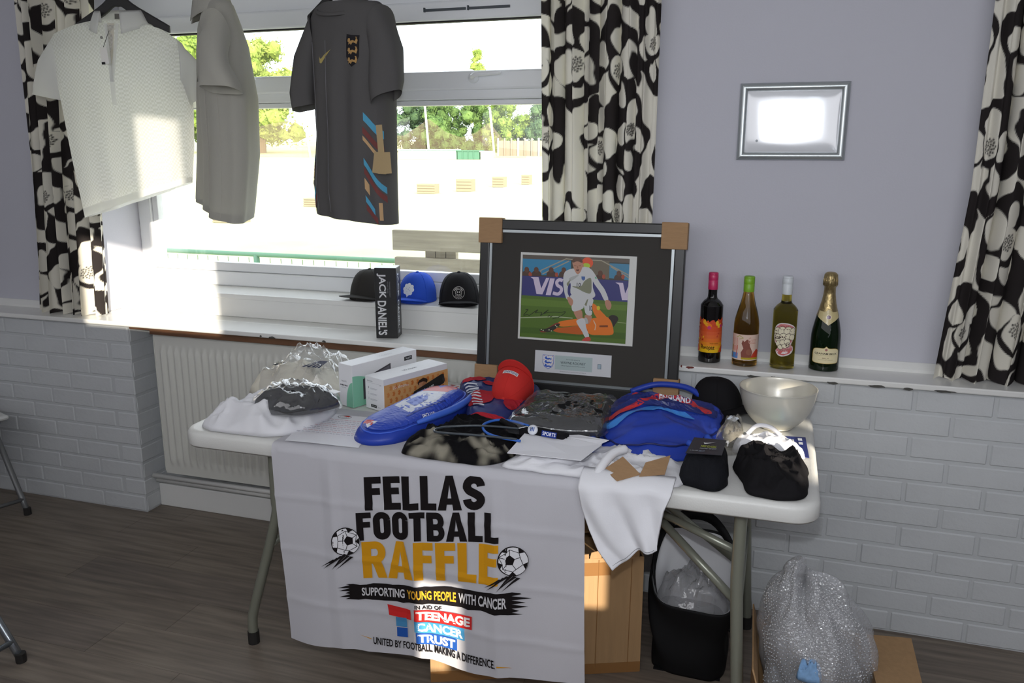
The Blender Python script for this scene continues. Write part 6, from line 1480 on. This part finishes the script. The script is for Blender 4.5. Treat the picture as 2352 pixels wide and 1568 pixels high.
def bub(sc, seed):
    def f(u, v):
        a = 2*PI*u; e = v*PI; r0 = math.sin(e)**.62
        w = lerp(.125, .165, min(1, max(0, (v-.2)*1.6)))*(1+.0*v)
        w = w*(0.86 if v > .62 else 1-.14*max(0, (v-.45)/.17)); x = w*r0*math.cos(a); y = w*.9*r0*math.sin(a); z = .225*(1+math.cos(e))
        rr_ = 1+.34*(abs(nz(math.cos(a)*1.7+seed, math.sin(a)*1.7, v*3.2))*1.8-.4)+.10*nz(math.cos(a)*5+seed, math.sin(a)*5, v*9)
        lean = -.05*(1-v)**2
        return Vector((x*rr_*sc+lean, y*rr_*sc, .01+z*(1+.16*nz(math.cos(a)*2, math.sin(a)*2, seed)-.05*math.cos(a))*lerp(1, sc, .6)))
    return f
MB().grid(bub(1.0, 2.0), 90, 60, wrap=True).build('outer_sheet', M_BUB, bwrap, smooth=True)
MB().grid(bub(.82, 5.0), 70, 40, wrap=True).build('inner_sheet', M_BUB, bwrap, smooth=True)
MB().grid(bub(.6, 8.0), 50, 30, wrap=True).build('inner_fold', mat('grey_padding', '#8f8d8a', 0.8), bwrap, smooth=True)
dots = MB(); fb = bub(1.005, 2.0)
octa = [(1, 0, 0), (0, 1, 0), (-1, 0, 0), (0, -1, 0), (0, 0, 1), (0, 0, -1)]; of = [(0, 1, 4), (1, 2, 4), (2, 3, 4), (3, 0, 4), (1, 0, 5), (2, 1, 5), (3, 2, 5), (0, 3, 5)]
for j in range(58):
    nn = int(90*max(.1, math.sin(PI*(j+1)/60)))
    for i in range(nn):
        u = (i+.5*(j % 2))/nn
        if .5 < u < 1.0 or u < .0: 
            p = fb(u, (j+1)/60); dots.add([p+Vector(q)*.0032 for q in octa], of)
stuff(dots.build('bubbles', film('bubble_gloss', '#e6e8ec', 0.7, 0.05, edge=0.7, haze=0.1), bwrap, smooth=True, fix=False))
o = heap('tissue_scrap', [(.73, -.76), (.755, -.772), (.785, -.765), (.79, -.745), (.765, -.735), (.735, -.742)], .035, mat('pale_blue_tissue', '#7fa6d0', 0.9, noise_amt=0.15, noise_scale=60), z0=.262, folds=.02, ff=60, seed=3); tag(o, 'crumpled scrap of pale blue tissue by the bubble wrap', 'tissue')

# ------------------------------------------------------------------ chairs at the left edge
M_CHR = mat('chrome_tube', '#9aa0a6', 0.25, metal=0.8); M_SEAT = mat('pale_seat_plastic', '#d4d6d4', 0.45)
def chair(label, loc, rz, tubecol):
    t = thing('folding_chair', label, 'chair', loc, rz, 'chairs at the left edge')
    MB().box((-.20, -.20, .435), (.20, .20, .455)).build('seat', M_SEAT, t, bevel=.012)
    bk_ = MB().grid(lambda u, v: (lerp(-.2, .2, u), .205+.03*v+.02*(1-(2*u-1)**2), lerp(.68, .90, v)), 14, 8); bk_.build('backrest', M_SEAT, t, smooth=True, solid=.012)
    for s_ in (-1, 1):
        MB().tube(smooth_line([(s_*.205, .24, .90), (s_*.21, .20, .66), (s_*.21, .10, .45), (s_*.21, -.22, .012)], 5), .0125, 10).build('leg', tubecol, t, smooth=True)
        MB().tube([(s_*.185, -.12, .43), (s_*.185, .24, .012)], .0125, 10).build('leg', tubecol, t, smooth=True)
        for y in (-.222, .242): MB().tube([(s_*(.21 if y < 0 else .185), y, 0), (s_*(.21 if y < 0 else .185), y, .03)], .016, 10).build('foot_cap', M_DARK, t)
    MB().tube([(-.185, .20, .07), (.185, .20, .07)], .009, 8).build('stretcher', tubecol, t, smooth=True)
    MB().tube([(-.21, -.19, .06), (.21, -.19, .06)], .009, 8).build('stretcher', tubecol, t, smooth=True)
    return t
chair('folding chair by the brick pier, only its grey legs in view', (-2.735, -.30, 0), math.radians(70), mat('grey_tube', '#7d7f80', 0.4, metal=0.5))
chair('folding chair nearest the camera, only one chrome leg in view', (-1.80, -1.21, 0), math.radians(85), M_CHR)
